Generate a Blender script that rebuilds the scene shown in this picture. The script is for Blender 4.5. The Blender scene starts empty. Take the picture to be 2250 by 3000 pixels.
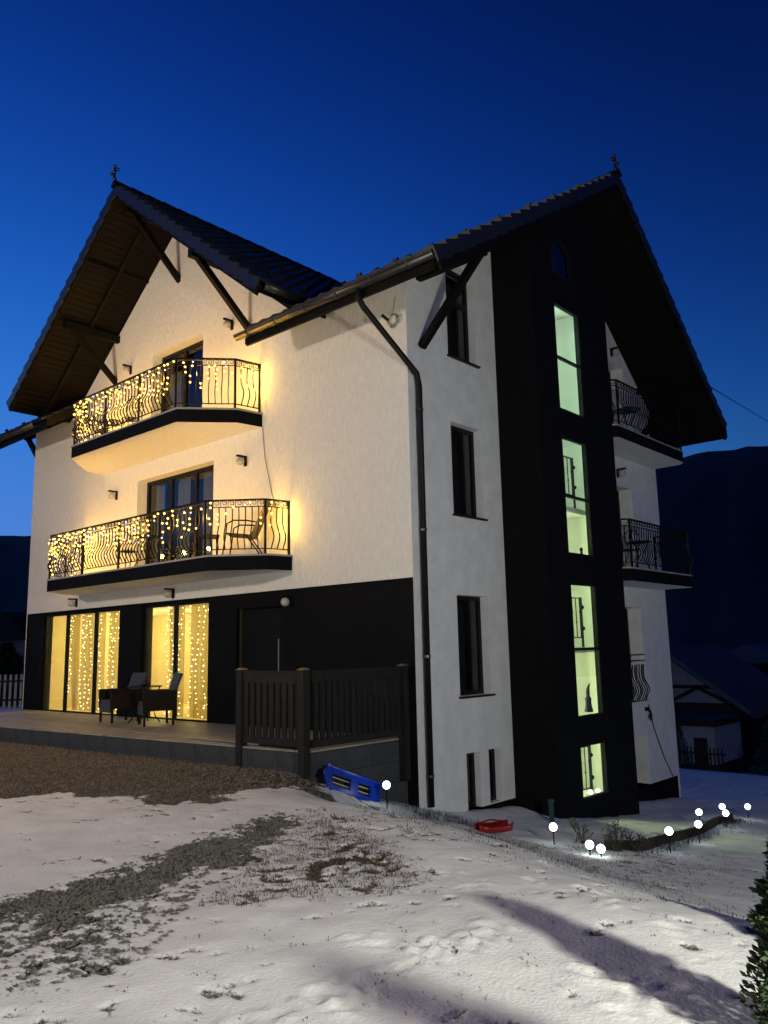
import bpy, math, random
import numpy as np
from mathutils import Matrix, Vector, noise as mnoise
R_ = math.radians
sc = bpy.context.scene
# ------------------------------------------------------------------ camera
def cam_matrix(yaw, pitch, roll):
    y, p, r = map(R_, (yaw, pitch, roll))
    fw = Vector((-math.sin(y) * math.cos(p), math.cos(y) * math.cos(p), math.sin(p)))
    rt = Vector((math.cos(y), math.sin(y), 0)); up = rt.cross(fw)
    a = rt * math.cos(r) + up * math.sin(r); b = -rt * math.sin(r) + up * math.cos(r)
    return Matrix((a, b, -fw)).transposed().to_4x4()
cam = bpy.data.cameras.new('camera'); cam_ob = bpy.data.objects.new('camera', cam)
sc.collection.objects.link(cam_ob); sc.camera = cam_ob
cam_ob.matrix_world = Matrix.Translation((8.181, -9.841, 1.532)) @ cam_matrix(41.704, 9.593, -1.222)
cam.sensor_fit = 'VERTICAL'; cam.sensor_height = 24; cam.lens = 2369.36 / 3000 * 24
cam.clip_start = .05; cam.clip_end = 6000
# ------------------------------------------------------------------ dusk sky
wd = bpy.data.worlds.new('World'); sc.world = wd; wd.use_nodes = True; nt = wd.node_tree
sky = nt.nodes.new('ShaderNodeTexSky'); sky.sky_type = 'NISHITA'; sky.sun_disc = False
sky.sun_elevation = R_(-2); sky.sun_rotation = R_(-80); sky.ozone_density = 3; sky.air_density = 1; sky.dust_density = 0
gam = nt.nodes.new('ShaderNodeGamma'); gam.inputs[1].default_value = 3.1
tint = nt.nodes.new('ShaderNodeVectorMath'); tint.operation = 'MULTIPLY'; tint.inputs[1].default_value = (67, 184, 58)
soft = nt.nodes.new('ShaderNodeVectorMath'); soft.operation = 'MULTIPLY_ADD'; soft.inputs[1].default_value = (1.2, .43, .13); soft.inputs[2].default_value = (.1, .1, .1)
div = nt.nodes.new('ShaderNodeVectorMath'); div.operation = 'DIVIDE'       # soft shoulder so the afterglow does not clip
bg = nt.nodes['Background']; bg.inputs[1].default_value = .1
nt.links.new(sky.outputs[0], gam.inputs[0]); nt.links.new(gam.outputs[0], tint.inputs[0]); nt.links.new(tint.outputs[0], soft.inputs[0]); nt.links.new(tint.outputs[0], div.inputs[0]); nt.links.new(soft.outputs[0], div.inputs[1]); nt.links.new(div.outputs[0], bg.inputs[0])
# last afterglow of the set sun, very weak
sun = bpy.data.lights.new('sun', 'SUN'); sun.energy = .06; sun.angle = R_(20); sun.color = (.55, .7, 1)
sun_ob = bpy.data.objects.new('sun', sun); sc.collection.objects.link(sun_ob)
sun_ob.rotation_euler = (R_(75), 0, R_(-80 + 0))
vs = sc.view_settings; vs.view_transform = 'Standard'; vs.look = 'None'; vs.exposure = 0; vs.gamma = 1; vs.use_curve_mapping = False
rng = random.Random(7); nr = np.random.RandomState(5)
# ------------------------------------------------------------------ materials
def N(nt, t, **k):
    n = nt.nodes.new(t)
    for a, b in k.items(): setattr(n, a, b)
    return n
def mat(name, col, rough=.6, metal=0, var=.25, scale=3, bump=0, bscale=60, stretch=(1, 1, 1), emit=None, es=0, spec=.5, dirt=None):
    m = bpy.data.materials.new(name); m.use_nodes = True; t = m.node_tree; L = t.links.new
    b = t.nodes['Principled BSDF']; b.inputs['Roughness'].default_value = rough; b.inputs['Metallic'].default_value = metal
    b.inputs['Specular IOR Level'].default_value = spec
    tc = N(t, 'ShaderNodeTexCoord'); mp = N(t, 'ShaderNodeMapping'); mp.inputs['Scale'].default_value = stretch
    L(tc.outputs['Object'], mp.inputs[0])
    n1 = N(t, 'ShaderNodeTexNoise'); n1.inputs['Scale'].default_value = scale; n1.inputs['Detail'].default_value = 6; n1.inputs['Roughness'].default_value = .65
    L(mp.outputs[0], n1.inputs[0])
    cr = N(t, 'ShaderNodeValToRGB'); e = cr.color_ramp.elements
    e[0].position = .3; e[1].position = .72
    e[0].color = (*[c * (1 - var) for c in (dirt or col)], 1); e[1].color = (*[min(1, c * (1 + var * .6)) for c in col], 1)
    L(n1.outputs[0], cr.inputs[0]); L(cr.outputs[0], b.inputs['Base Color'])
    if bump:
        n2 = N(t, 'ShaderNodeTexNoise'); n2.inputs['Scale'].default_value = bscale; n2.inputs['Detail'].default_value = 4
        L(mp.outputs[0], n2.inputs[0]); bp = N(t, 'ShaderNodeBump'); bp.inputs['Strength'].default_value = bump; bp.inputs['Distance'].default_value = .02
        L(n2.outputs[0], bp.inputs['Height']); L(bp.outputs[0], b.inputs['Normal'])
    if emit: b.inputs['Emission Color'].default_value = (*emit, 1); b.inputs['Emission Strength'].default_value = es
    return m
def emis(name, col, s):
    m = bpy.data.materials.new(name); m.use_nodes = True; t = m.node_tree; t.nodes.clear()
    e = N(t, 'ShaderNodeEmission'); e.inputs[0].default_value = (*col, 1); e.inputs[1].default_value = s
    o = N(t, 'ShaderNodeOutputMaterial'); t.links.new(e.outputs[0], o.inputs[0]); return m
def glass(name, tintc=(1, 1, 1), ior=1.7):
    m = bpy.data.materials.new(name); m.use_nodes = True; t = m.node_tree; t.nodes.clear(); L = t.links.new
    tr = N(t, 'ShaderNodeBsdfTransparent'); tr.inputs[0].default_value = (*tintc, 1)
    gl = N(t, 'ShaderNodeBsdfGlossy'); gl.inputs['Roughness'].default_value = .01
    lw = N(t, 'ShaderNodeLayerWeight'); lw.inputs[0].default_value = .5; pw = N(t, 'ShaderNodeMath', operation='POWER'); pw.inputs[1].default_value = 4; L(lw.outputs['Facing'], pw.inputs[0])
    f0 = ((ior - 1) / (ior + 1)) ** 2; fr = N(t, 'ShaderNodeMath', operation='MULTIPLY_ADD'); fr.inputs[1].default_value = .8 * (1 - f0); fr.inputs[2].default_value = f0; L(pw.outputs[0], fr.inputs[0])
    mx = N(t, 'ShaderNodeMixShader'); o = N(t, 'ShaderNodeOutputMaterial')
    L(fr.outputs[0], mx.inputs[0]); L(tr.outputs[0], mx.inputs[1]); L(gl.outputs[0], mx.inputs[2]); L(mx.outputs[0], o.inputs[0]); return m
def cloth(name, col, trans=.5):
    m = bpy.data.materials.new(name); m.use_nodes = True; t = m.node_tree; t.nodes.clear(); L = t.links.new
    d = N(t, 'ShaderNodeBsdfDiffuse'); d.inputs[0].default_value = (*col, 1)
    s = N(t, 'ShaderNodeBsdfTranslucent'); s.inputs[0].default_value = (*col, 1)
    mx = N(t, 'ShaderNodeMixShader'); mx.inputs[0].default_value = trans; o = N(t, 'ShaderNodeOutputMaterial')
    L(d.outputs[0], mx.inputs[1]); L(s.outputs[0], mx.inputs[2]); L(mx.outputs[0], o.inputs[0]); return m
def soffit_mat():
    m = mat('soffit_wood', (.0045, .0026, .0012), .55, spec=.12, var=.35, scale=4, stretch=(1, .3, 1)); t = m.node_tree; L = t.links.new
    b = t.nodes['Principled BSDF']; tc = N(t, 'ShaderNodeTexCoord'); sp = N(t, 'ShaderNodeSeparateXYZ'); L(tc.outputs['Object'], sp.inputs[0])
    mm = N(t, 'ShaderNodeMath', operation='MULTIPLY'); mm.inputs[1].default_value = 10.5; L(sp.outputs[2], mm.inputs[0])
    fr = N(t, 'ShaderNodeMath', operation='FRACT'); L(mm.outputs[0], fr.inputs[0])
    pp = N(t, 'ShaderNodeMath', operation='PINGPONG'); pp.inputs[1].default_value = .5; L(fr.outputs[0], pp.inputs[0])
    mr = N(t, 'ShaderNodeMapRange'); mr.inputs[1].default_value = 0; mr.inputs[2].default_value = .12; L(pp.outputs[0], mr.inputs[0])
    bp = N(t, 'ShaderNodeBump'); bp.inputs['Distance'].default_value = .012; bp.inputs['Strength'].default_value = 1; L(mr.outputs[0], bp.inputs['Height']); L(bp.outputs[0], b.inputs['Normal'])
    return m
M = dict(
    white=mat('white_render', (.76, .75, .715), .9, var=.11, scale=16, bump=1, bscale=30, stretch=(1, 1, .3)),
    white_side=mat('white_render_side', (.74, .75, .76), .9, var=.12, scale=3, bump=.6, bscale=45),
    black=mat('black_render', (.005, .0055, .0068), .85, spec=.12, var=.25, scale=2, bump=.3, bscale=60),
    wood=mat('dark_timber', (.006, .005, .004), .6, spec=.12, var=.5, scale=5, stretch=(1, 1, 1), bump=.15, bscale=25),
    soffit=soffit_mat(),
    tile=mat('roof_tile_anthracite', (.013, .014, .018), .4, var=.35, scale=4, bump=.1, bscale=40),
    gutter=mat('gutter_metal', (.045, .042, .038), .35, metal=.5, var=.2, scale=6),
    frame=mat('window_frame', (.012, .012, .013), .4, spec=.12, var=.2),
    iron=mat('wrought_iron', (.014, .013, .013), .45, spec=.12, metal=.3, var=.3, scale=20),
    slabtop=mat('balcony_tile', (.38, .36, .33), .6, var=.2, scale=8),
    stone=mat('terrace_stone', (.30, .28, .24), .55, var=.3, scale=2.5, bump=.15, bscale=30),
    slate=mat('grey_wall_tile', (.055, .06, .07), .6, spec=.12, var=.4, scale=3, bump=.3, bscale=30),
    grout=mat('grout', (.05, .05, .05), .9),
    fence=mat('fence_wood', (.022, .021, .019), .6, spec=.12, var=.4, scale=6, stretch=(3, 3, .5), bump=.3, bscale=30),
    fencecap=mat('fence_cap_wood', (.20, .13, .07), .6, var=.3),
    rattan=mat('rattan', (.02, .014, .010), .6, spec=.12, var=.5, scale=40, bump=.6, bscale=90),
    rattan_pad=mat('rattan_seat', (.05, .055, .065), .7, var=.3, scale=30, bump=.4, bscale=80),
    plaster=mat('interior_plaster', (.70, .62, .37), .9, var=.08),
    wplaster=mat('stair_plaster', (.78, .80, .74), .9, var=.06),
    darkroom=mat('dark_interior', (.05, .05, .055), .9),  # darkness of the unlit rooms put into the colour of flat backing sheets
    curtain=cloth('sheer_curtain', (.70, .61, .30), .5),
    wcurtain=cloth('white_curtain', (.55, .6, .65), .4),
    glass=glass('window_glass', (1, 1, 1), 1.45),
    dglass=glass('dark_window_glass', (.7, .72, .75), 1.6),
    bulb=emis('warm_bulb', (1, .60, .12), 5), bulbw=emis('cool_bulb', (.85, .72, 1), 2.2),
    cbulb=emis('curtain_bulb', (1, .84, .40), 6),
    wire=mat('light_wire', (.25, .2, .1), .6),
    globe=emis('globe_light', (.86, 1, .97), 9),
    lampglobe=mat('opal_glass', (.42, .40, .36), .3, var=.03),
    blue=mat('blue_plastic', (.008, .04, .42), .35, var=.1), red=mat('red_plastic', (.22, .007, .009), .35, var=.15),
    rope=mat('rope', (.5, .42, .2), .8), steel=mat('steel', (.4, .4, .4), .3, metal=.8),
    teal=mat('teal_post', (.02, .07, .065), .6), cable=mat('cable', (.03, .03, .03), .6), gcable=mat('grey_cable', (.22, .2, .17), .6),
    sling=mat('sling_fabric', (.06, .05, .04), .8, bump=.3, bscale=90),
    thuja=mat('thuja_leaf', (.028, .055, .016), .7, var=.5, scale=14), bark=mat('bark', (.05, .03, .02), .9, bump=.5, bscale=30),
    grass=mat('dry_grass', (.09, .068, .042), .9, var=.5, scale=6), grassd=mat('dark_weed', (.05, .05, .03), .9, var=.5, scale=6),
    gravel=mat('gravel_stone', (.165, .13, .095), .9, var=.6, scale=9, bump=.3, bscale=60),
    gravel_dark=mat('gravel_dark', (.15, .145, .12), .9, var=.6, scale=9, bump=.3, bscale=60),
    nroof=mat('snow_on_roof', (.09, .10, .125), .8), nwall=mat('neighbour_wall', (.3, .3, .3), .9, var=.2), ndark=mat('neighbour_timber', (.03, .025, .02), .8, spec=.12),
    pink=mat('neighbour_plaster', (.42, .27, .2), .9, var=.2, scale=1), forest=mat('forest', (.020, .028, .026), .95, var=.8, scale=.03, bump=0),
    picket=mat('white_picket', (.35, .35, .35), .7), figure=mat('dark_figurine', (.012, .01, .012), .7), doorleaf=mat('door_leaf', (.006, .006, .006), .5, spec=.12),
    conc=mat('concrete_path', (.26, .25, .24), .8, var=.3, bump=.2))
# ------------------------------------------------------------------ mesh helpers
col = sc.collection
class MB:
    def __init__(s): s.v = []; s.f = []; s.m = []
    def poly(s, pts, m=0):
        i = len(s.v); s.v += [tuple(p) for p in pts]; s.f.append(tuple(range(i, i + len(pts)))); s.m.append(m); return s
    def box(s, a, b, m=0):
        x0, y0, z0 = a; x1, y1, z1 = b
        return s.hexa([(x0, y0, z0), (x1, y0, z0), (x1, y1, z0), (x0, y1, z0), (x0, y0, z1), (x1, y0, z1), (x1, y1, z1), (x0, y1, z1)], m)
    def hexa(s, p, m=0):
        i = len(s.v); s.v += [tuple(q) for q in p]
        for f in ((3, 2, 1, 0), (4, 5, 6, 7), (0, 1, 5, 4), (1, 2, 6, 5), (2, 3, 7, 6), (3, 0, 4, 7)):
            s.f.append(tuple(i + k for k in f)); s.m.append(m)
        return s
    def beam(s, p, q, w, h, up=(0, 0, 1), m=0):
        p = Vector(p); q = Vector(q); d = (q - p).normalized(); sd = d.cross(Vector(up))
        if sd.length < 1e-4: sd = d.cross(Vector((1, 0, 0)))
        sd.normalize(); u = sd.cross(d); a = sd * w / 2; b = u * h / 2
        return s.hexa([p - a - b, p + a - b, p + a + b, p - a + b, q - a - b, q + a - b, q + a + b, q - a + b][:4] + [q - a - b, q + a - b, q + a + b, q - a + b], m)
    def tube(s, pts, r, n=6, m=0, closed=False):
        pts = [Vector(p) for p in pts]; rings = []
        for k, p in enumerate(pts):
            a = pts[k - 1] if (k > 0 or closed) else p; b = pts[(k + 1) % len(pts)] if (k < len(pts) - 1 or closed) else p
            d = (b - a).normalized(); u = d.cross(Vector((0, 0, 1)))
            if u.length < .05: u = d.cross(Vector((0, 1, 0)))
            u.normalize(); w = u.cross(d); rr = r[k] if isinstance(r, (list, tuple)) else r
            i = len(s.v); rings.append(i)
            s.v += [tuple(p + u * rr * math.cos(2 * math.pi * j / n + .4) + w * rr * math.sin(2 * math.pi * j / n + .4)) for j in range(n)]
        K = len(rings)
        for k in range(K if closed else K - 1):
            a, b = rings[k], rings[(k + 1) % K]
            for j in range(n): s.f.append((a + j, a + (j + 1) % n, b + (j + 1) % n, b + j)); s.m.append(m)
        if not closed:
            s.f.append(tuple(rings[0] + j for j in reversed(range(n)))); s.m.append(m)
            s.f.append(tuple(rings[-1] + j for j in range(n))); s.m.append(m)
        return s
    def prism(s, poly, z0, z1, ms=(0, 0, 0)):      # xy polygon (ccw), materials: side, top, bottom
        n = len(poly); i = len(s.v); s.v += [(x, y, z0) for x, y in poly] + [(x, y, z1) for x, y in poly]
        for j in range(n): s.f.append((i + j, i + (j + 1) % n, i + n + (j + 1) % n, i + n + j)); s.m.append(ms[0])
        s.f.append(tuple(i + n + j for j in range(n))); s.m.append(ms[1]); s.f.append(tuple(i + j for j in reversed(range(n)))); s.m.append(ms[2]); return s
    def extr(s, poly, d, m=0, mb=None):             # 3D polygon extruded by vector d
        n = len(poly); i = len(s.v); d = Vector(d); s.v += [tuple(p) for p in poly] + [tuple(Vector(p) + d) for p in poly]
        for j in range(n): s.f.append((i + j, i + (j + 1) % n, i + n + (j + 1) % n, i + n + j)); s.m.append(m if mb is None else mb[j])
        s.f.append(tuple(i + n + j for j in range(n))); s.m.append(m); s.f.append(tuple(i + j for j in reversed(range(n)))); s.m.append(m); return s
    def lathe(s, prof, c=(0, 0, 0), n=16, m=0):
        i = len(s.v); K = len(prof)
        for r, z in prof: s.v += [(c[0] + r * math.cos(2 * math.pi * j / n), c[1] + r * math.sin(2 * math.pi * j / n), c[2] + z) for j in range(n)]
        for k in range(K - 1):
            for j in range(n): s.f.append((i + k * n + j, i + k * n + (j + 1) % n, i + (k + 1) * n + (j + 1) % n, i + (k + 1) * n + j)); s.m.append(m)
        return s
    def ball(s, c, r, n=10, k=6, m=0, sz=1):
        return s.lathe([(max(1e-4, r * math.sin(math.pi * j / k)), -r * sz * math.cos(math.pi * j / k)) for j in range(k + 1)], c, n, m)
    def mesh(s, name, mats, smooth=False):
        me = bpy.data.meshes.new(name); me.from_pydata(s.v, [], s.f)
        for m in (mats if isinstance(mats, (list, tuple)) else [mats]): me.materials.append(m)
        if any(s.m): me.polygons.foreach_set('material_index', s.m)
        if smooth: me.polygons.foreach_set('use_smooth', [True] * len(s.f))
        me.update(); return me
    def build(s, name, mats, parent=None, smooth=False, loc=None):
        return link(name, s.mesh(name, mats, smooth), parent, loc)
def link(name, me, parent=None, loc=None, mw=None):
    o = bpy.data.objects.new(name, me); col.objects.link(o); o.parent = parent
    if loc: o.location = loc
    if mw is not None: o.matrix_local = mw
    return o
def tag(o, label=None, cat=None, group=None, kind=None):
    for k, v in (('label', label), ('category', cat), ('group', group), ('kind', kind)):
        if v: o[k] = v
    return o
def thing(name, loc, label, cat, group=None, rz=0):
    o = link(name, None); o.location = loc; o.rotation_euler = (0, 0, rz); return tag(o, label, cat, group)
def copy_tree(o, parent=None):
    c = o.copy(); col.objects.link(c); c.parent = parent
    for ch in list(o.children): copy_tree(ch, c)
    return c
def part(name, m, parent, a, b): return MB().box(a, b).build(name, m, parent)
def smooth01(t): t = np.clip(t, 0, 1); return t * t * (3 - 2 * t)
def fbm(X, Y, f=1., oct=4, seed=0):
    r = np.zeros_like(X); amp = 1.
    rs = np.random.RandomState(seed)
    for o in range(oct):
        g = rs.rand(128, 128); x = X * f + 17.3 * o; y = Y * f + 9.1 * o
        xi = np.floor(x).astype(int); yi = np.floor(y).astype(int); tx = smooth01(x - xi); ty = smooth01(y - yi)
        G = lambda a, b: g[a % 128, b % 128]
        r += amp * ((G(xi, yi) * (1 - tx) + G(xi + 1, yi) * tx) * (1 - ty) + (G(xi, yi + 1) * (1 - tx) + G(xi + 1, yi + 1) * tx) * ty - .5)
        amp *= .5; f *= 2.03
    return r
# ------------------------------------------------------------------ terrain
SV = [-500, 0, .4, 1.16, 2.2, 2.9, 5.6, 11.4, 16, 60, 500]; SS = [0, 0, .1, .42, .72, .88, 1.28, 1.94, 2.05, 2.2, 2.4]
def gh(x, y):
    v = (x + .3) * .3 + (y + 2.2) * .95 + .35 * np.clip((np.asarray(x) - .1) / .4, 0, 1)
    s = sum(np.interp(v + d, SV, SS) for d in (-.5, -.25, 0, .25, .5)) / 5
    s0 = np.interp(v, SV, SS)
    return -.12 - np.where(np.asarray(x) > .3, s, s0) - 2.3 * smooth01((np.asarray(y, float) - 13.6) / 13)
def inpoly(X, Y, P):
    r = np.zeros(X.shape, bool); n = len(P)
    for i in range(n):
        (x1, y1), (x2, y2) = P[i], P[(i + 1) % n]
        c = ((y1 > Y) != (y2 > Y)) & (X < (x2 - x1) * (Y - y1) / (y2 - y1 + 1e-12) + x1); r ^= c
    return r
def pdist(X, Y, P):                                # signed distance-ish to polygon, negative inside
    d = np.full(X.shape, 1e9); n = len(P)
    for i in range(n):
        (x1, y1), (x2, y2) = P[i], P[(i + 1) % n]; dx, dy = x2 - x1, y2 - y1
        t = np.clip(((X - x1) * dx + (Y - y1) * dy) / (dx * dx + dy * dy), 0, 1)
        d = np.minimum(d, np.hypot(X - x1 - t * dx, Y - y1 - t * dy))
    return np.where(inpoly(X, Y, P), -d, d)
GRAVEL = [(-16, -2.2), (.25, -1.7), (.3, -2.5), (.3, -2.9), (.1, -3.5), (.3, -4.1), (.1, -4.45), (-.7, -4.4), (-1.5, -4.65), (-2.2, -4.85), (-2.6, -5.6), (-6, -5.2), (-16, -5)]
STRIP = [(1.6, -3.9), (1.58, -4.4), (1.78, -5.2), (2.03, -6.0), (2.2, -6.7), (2.25, -7.3), (2.1, -9), (2.9, -9), (2.75, -7.45), (3.15, -7.2), (3.1, -6.7), (2.9, -6.3), (2.8, -5.65), (2.45, -4.9), (2.0, -4.2)]
MOTTLE = [(2.6, -6.3), (3.2, -6.0), (3.8, -6.8), (4.05, -7.3), (4.05, -7.65), (3.9, -8), (3.6, -9), (2.5, -9)]
BROWN = [(1.5, -3.6), (2.4, -3.9), (3.3, -4.4), (4.2, -4.9), (4.5, -5.3), (4.1, -5.8), (3.6, -6.5), (3.2, -6.2), (2.9, -5.6), (2.3, -4.6)]
BANK = [(-.1, -1.6), (1.2, -.5), (2.5, .6), (3.6, 2), (4.2, 1.2), (4.6, -1), (4.4, -3.2), (3.4, -4.2), (2, -3.8), (1, -2.6)]
FOOT = [(4.74, -6.28), (4.94, -6.27), (5.15, -6.2), (5.23, -6.27), (5.22, -6.42), (5.17, -6.52), (5.21, -6.12), (5.26, -6.06), (5.35, -6.07), (5.27, -5.92), (5.35, -5.91), (5.3, -5.76), (5.07, -6.7), (5.2, -6.72), (5.11, -6.84), (5.28, -6.92), (5.06, -7.12), (5.08, -6.94), (5.0, -7.33), (4.15, -7.98), (6.01, -5.97), (6.1, -5.94), (6.29, -6.04), (6.39, -5.85), (6.33, -6.23), (4.3, -4.9), (4.7, -5.1), (4.9, -4.7), (5.3, -4.6), (5.6, -4.9), (4.5, -3.9), (5.0, -3.7), (5.5, -3.9), (6.1, -5.1), (5.9, -4.4)]
def axis(segs):
    a = [segs[0][0]]
    for s, e, st in segs:
        n = max(1, int(round((e - s) / st))); a += list(np.linspace(s, e, n + 1)[1:])
    return np.array(a)
gx = axis([(-1500, -300, 200), (-300, -60, 30), (-60, -16, 4), (-16, -3, .25), (-3, 1, .06), (1, 7.6, .028), (7.6, 14, .2), (14, 60, 4), (60, 300, 30), (300, 1500, 200)])
gy = axis([(-1500, -300, 200), (-300, -60, 30), (-60, -14, 4), (-14, -8.6, .25), (-8.6, -2.6, .028), (-2.6, 3, .06), (3, 16, .2), (16, 60, 3), (60, 300, 30), (300, 1500, 200)])
X, Y = np.meshgrid(gx, gy)
Z = gh(X, Y)
near = np.exp(-(np.maximum(0, np.hypot(X - 3, Y + 3) - 14) / 8) ** 2)
Z = Z + near * (.10 * fbm(X, Y, .35, 3, 1) + .024 * fbm(X, Y, 1.4, 3, 2) + .009 * fbm(X, Y, 6, 3, 3)) * np.where((X < -.2) & (Y > -2.9), .1, 1)
dG, dS, dM, dB, dK = [pdist(X, Y, p) for p in (GRAVEL, STRIP, MOTTLE, BROWN, BANK)]
nz = fbm(X, Y, 2.2, 4, 4); nz2 = fbm(X, Y, 9, 3, 6); nz4 = fbm(X, Y, 13, 2, 16); nz3 = fbm(X, Y, 4.5, 3, 9)
bG = smooth01(.5 - (dG + .35 * nz + .12 * nz2) / .18); bS = smooth01(.5 - (dS + .10 + .3 * nz + .3 * nz4) / .42)
spots = smooth01((nz4 + .45 * nz3 + .02) / .2); spots2 = smooth01((nz4 + .6 * nz3 - .08) / .25)
rM = smooth01(.5 - (dM + .35 * nz) / .6); rB = smooth01(.5 - (dB + .4 * nz) / .8); rK = smooth01(.5 - (dK + .6 * nz) / 1.0); rD = smooth01(.5 - (dG - .7 + .9 * nz) / 1.1)
bM = rM * (.34 + .42 * spots); bB = rB * (.34 + .36 * spots2); bK = rK * (.27 + .33 * smooth01((nz4 + .7 * nz3 - .16) / .22)); drv = rD * (.22 + .42 * smooth01((nz4 + .6 * nz3 - .2) / .2))
far_sp = .14 + .5 * smooth01((nz4 + .6 * nz3 - .40) / .2) + .16 * smooth01((nz + .1) / .5) * np.exp(-(np.hypot(X - 5, Y + 2) / 3.5) ** 2)
bare = np.clip(np.maximum.reduce([bG, bS, bM, bB, bK, far_sp, drv]), 0, 1)
soil = np.clip(np.maximum(rB, rK * .6) * 1.3 - np.maximum(bG, bS), 0, 1)
Z -= smooth01((bare - .4) / .3) * .02 * near + .13 * np.exp(-((X - .8) / 1.0) ** 2 - ((Y + 2.0) / 1.0) ** 2) * (X > -.2)
for fx, fy in FOOT:
    a = rng.uniform(0, 3.1); ca, sa = math.cos(a), math.sin(a); dx, dy = X - fx, Y - fy
    u = (dx * ca + dy * sa) / .085; v = (-dx * sa + dy * ca) / .05; r = np.hypot(u, v)
    Z += -.011 * np.exp(-r ** 2 * 1.6) + .016 * np.exp(-((r - 1.35) / .38) ** 2) * (.5 + .5 * np.sin(3 * np.arctan2(v, u) + a))
def ground_mat():
    m = bpy.data.materials.new('snowy_ground'); m.use_nodes = True; t = m.node_tree; L = t.links.new; b = t.nodes['Principled BSDF']
    tc = N(t, 'ShaderNodeTexCoord'); at = N(t, 'ShaderNodeAttribute', attribute_name='bare'); so = N(t, 'ShaderNodeAttribute', attribute_name='soil')
    n1 = N(t, 'ShaderNodeTexNoise'); n1.inputs['Scale'].default_value = 45; n1.inputs['Detail'].default_value = 5; L(tc.outputs['Object'], n1.inputs[0])
    n2 = N(t, 'ShaderNodeTexVoronoi'); n2.inputs['Scale'].default_value = 30; L(tc.outputs['Object'], n2.inputs[0])
    n3 = N(t, 'ShaderNodeTexNoise'); n3.inputs['Scale'].default_value = 2.2; n3.inputs['Detail'].default_value = 6; L(tc.outputs['Object'], n3.inputs[0])
    sn = N(t, 'ShaderNodeValToRGB'); sn.color_ramp.elements[0].color = (.70, .71, .72, 1); sn.color_ramp.elements[1].color = (.86, .86, .86, 1); sn.color_ramp.elements[0].position = .3; sn.color_ramp.elements[1].position = .65; L(n3.outputs[0], sn.inputs[0])
    gr = N(t, 'ShaderNodeValToRGB'); gr.color_ramp.elements[0].color = (.035, .033, .03, 1); gr.color_ramp.elements[1].color = (.17, .155, .13, 1); L(n2.outputs['Color'], gr.inputs[0])
    br = N(t, 'ShaderNodeValToRGB'); br.color_ramp.elements[0].color = (.03, .018, .010, 1); br.color_ramp.elements[1].color = (.10, .065, .04, 1); L(n1.outputs[0], br.inputs[0])
    mx0 = N(t, 'ShaderNodeMixRGB'); L(so.outputs['Fac'], mx0.inputs[0]); L(gr.outputs[0], mx0.inputs[1]); L(br.outputs[0], mx0.inputs[2])
    ad = N(t, 'ShaderNodeMath', operation='MULTIPLY_ADD'); ad.inputs[1].default_value = .9; ad.inputs[2].default_value = -.45; L(n1.outputs[0], ad.inputs[0])
    a2 = N(t, 'ShaderNodeMath', operation='ADD'); L(at.outputs['Fac'], a2.inputs[0]); L(ad.outputs[0], a2.inputs[1])
    mr = N(t, 'ShaderNodeMapRange'); mr.inputs[1].default_value = .38; mr.inputs[2].default_value = .62; L(a2.outputs[0], mr.inputs[0])
    mx = N(t, 'ShaderNodeMixRGB'); L(mr.outputs[0], mx.inputs[0]); L(sn.outputs[0], mx.inputs[1]); L(mx0.outputs[0], mx.inputs[2]); L(mx.outputs[0], b.inputs['Base Color'])
    b.inputs['Roughness'].default_value = .75; b.inputs['Specular IOR Level'].default_value = .25
    bp = N(t, 'ShaderNodeBump'); bp.inputs['Strength'].default_value = .38; bp.inputs['Distance'].default_value = .02; L(n1.outputs[0], bp.inputs['Height']); L(bp.outputs[0], b.inputs['Normal'])
    return m
ny, nx = X.shape; idx = np.arange(nx * ny).reshape(ny, nx)
me = bpy.data.meshes.new('ground')
fq = np.stack([idx[:-1, :-1], idx[:-1, 1:], idx[1:, 1:], idx[1:, :-1]], -1).reshape(-1, 4)
me.vertices.add(nx * ny); me.vertices.foreach_set('co', np.stack([X, Y, Z], -1).astype(np.float32).ravel())
me.loops.add(fq.size); me.loops.foreach_set('vertex_index', fq.ravel().astype(np.int32))
me.polygons.add(len(fq)); me.polygons.foreach_set('loop_start', np.arange(0, fq.size, 4, dtype=np.int32)); me.polygons.foreach_set('loop_total', np.full(len(fq), 4, np.int32)); me.polygons.foreach_set('use_smooth', np.ones(len(fq), bool))
me.update(); me.validate()
for nm, arr in (('bare', bare), ('soil', soil)):
    a = me.attributes.new(nm, 'FLOAT', 'POINT'); a.data.foreach_set('value', arr.astype(np.float32).ravel())
me.materials.append(ground_mat())
tag(link('ground', me), 'snow covered sloping yard with bare gravel and brown grass showing through', kind='structure')
def zi(x, y):                                       # interpolated ground height
    i = int(np.clip(np.searchsorted(gx, x) - 1, 0, nx - 2)); j = int(np.clip(np.searchsorted(gy, y) - 1, 0, ny - 2))
    tx = (x - gx[i]) / (gx[i + 1] - gx[i]); ty = (y - gy[j]) / (gy[j + 1] - gy[j])
    return float((Z[j, i] * (1 - tx) + Z[j, i + 1] * tx) * (1 - ty) + (Z[j + 1, i] * (1 - tx) + Z[j + 1, i + 1] * tx) * ty)
def bi(a, x, y):
    i = int(np.clip(np.searchsorted(gx, x), 0, nx - 1)); j = int(np.clip(np.searchsorted(gy, y), 0, ny - 1)); return a[j, i]
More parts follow.
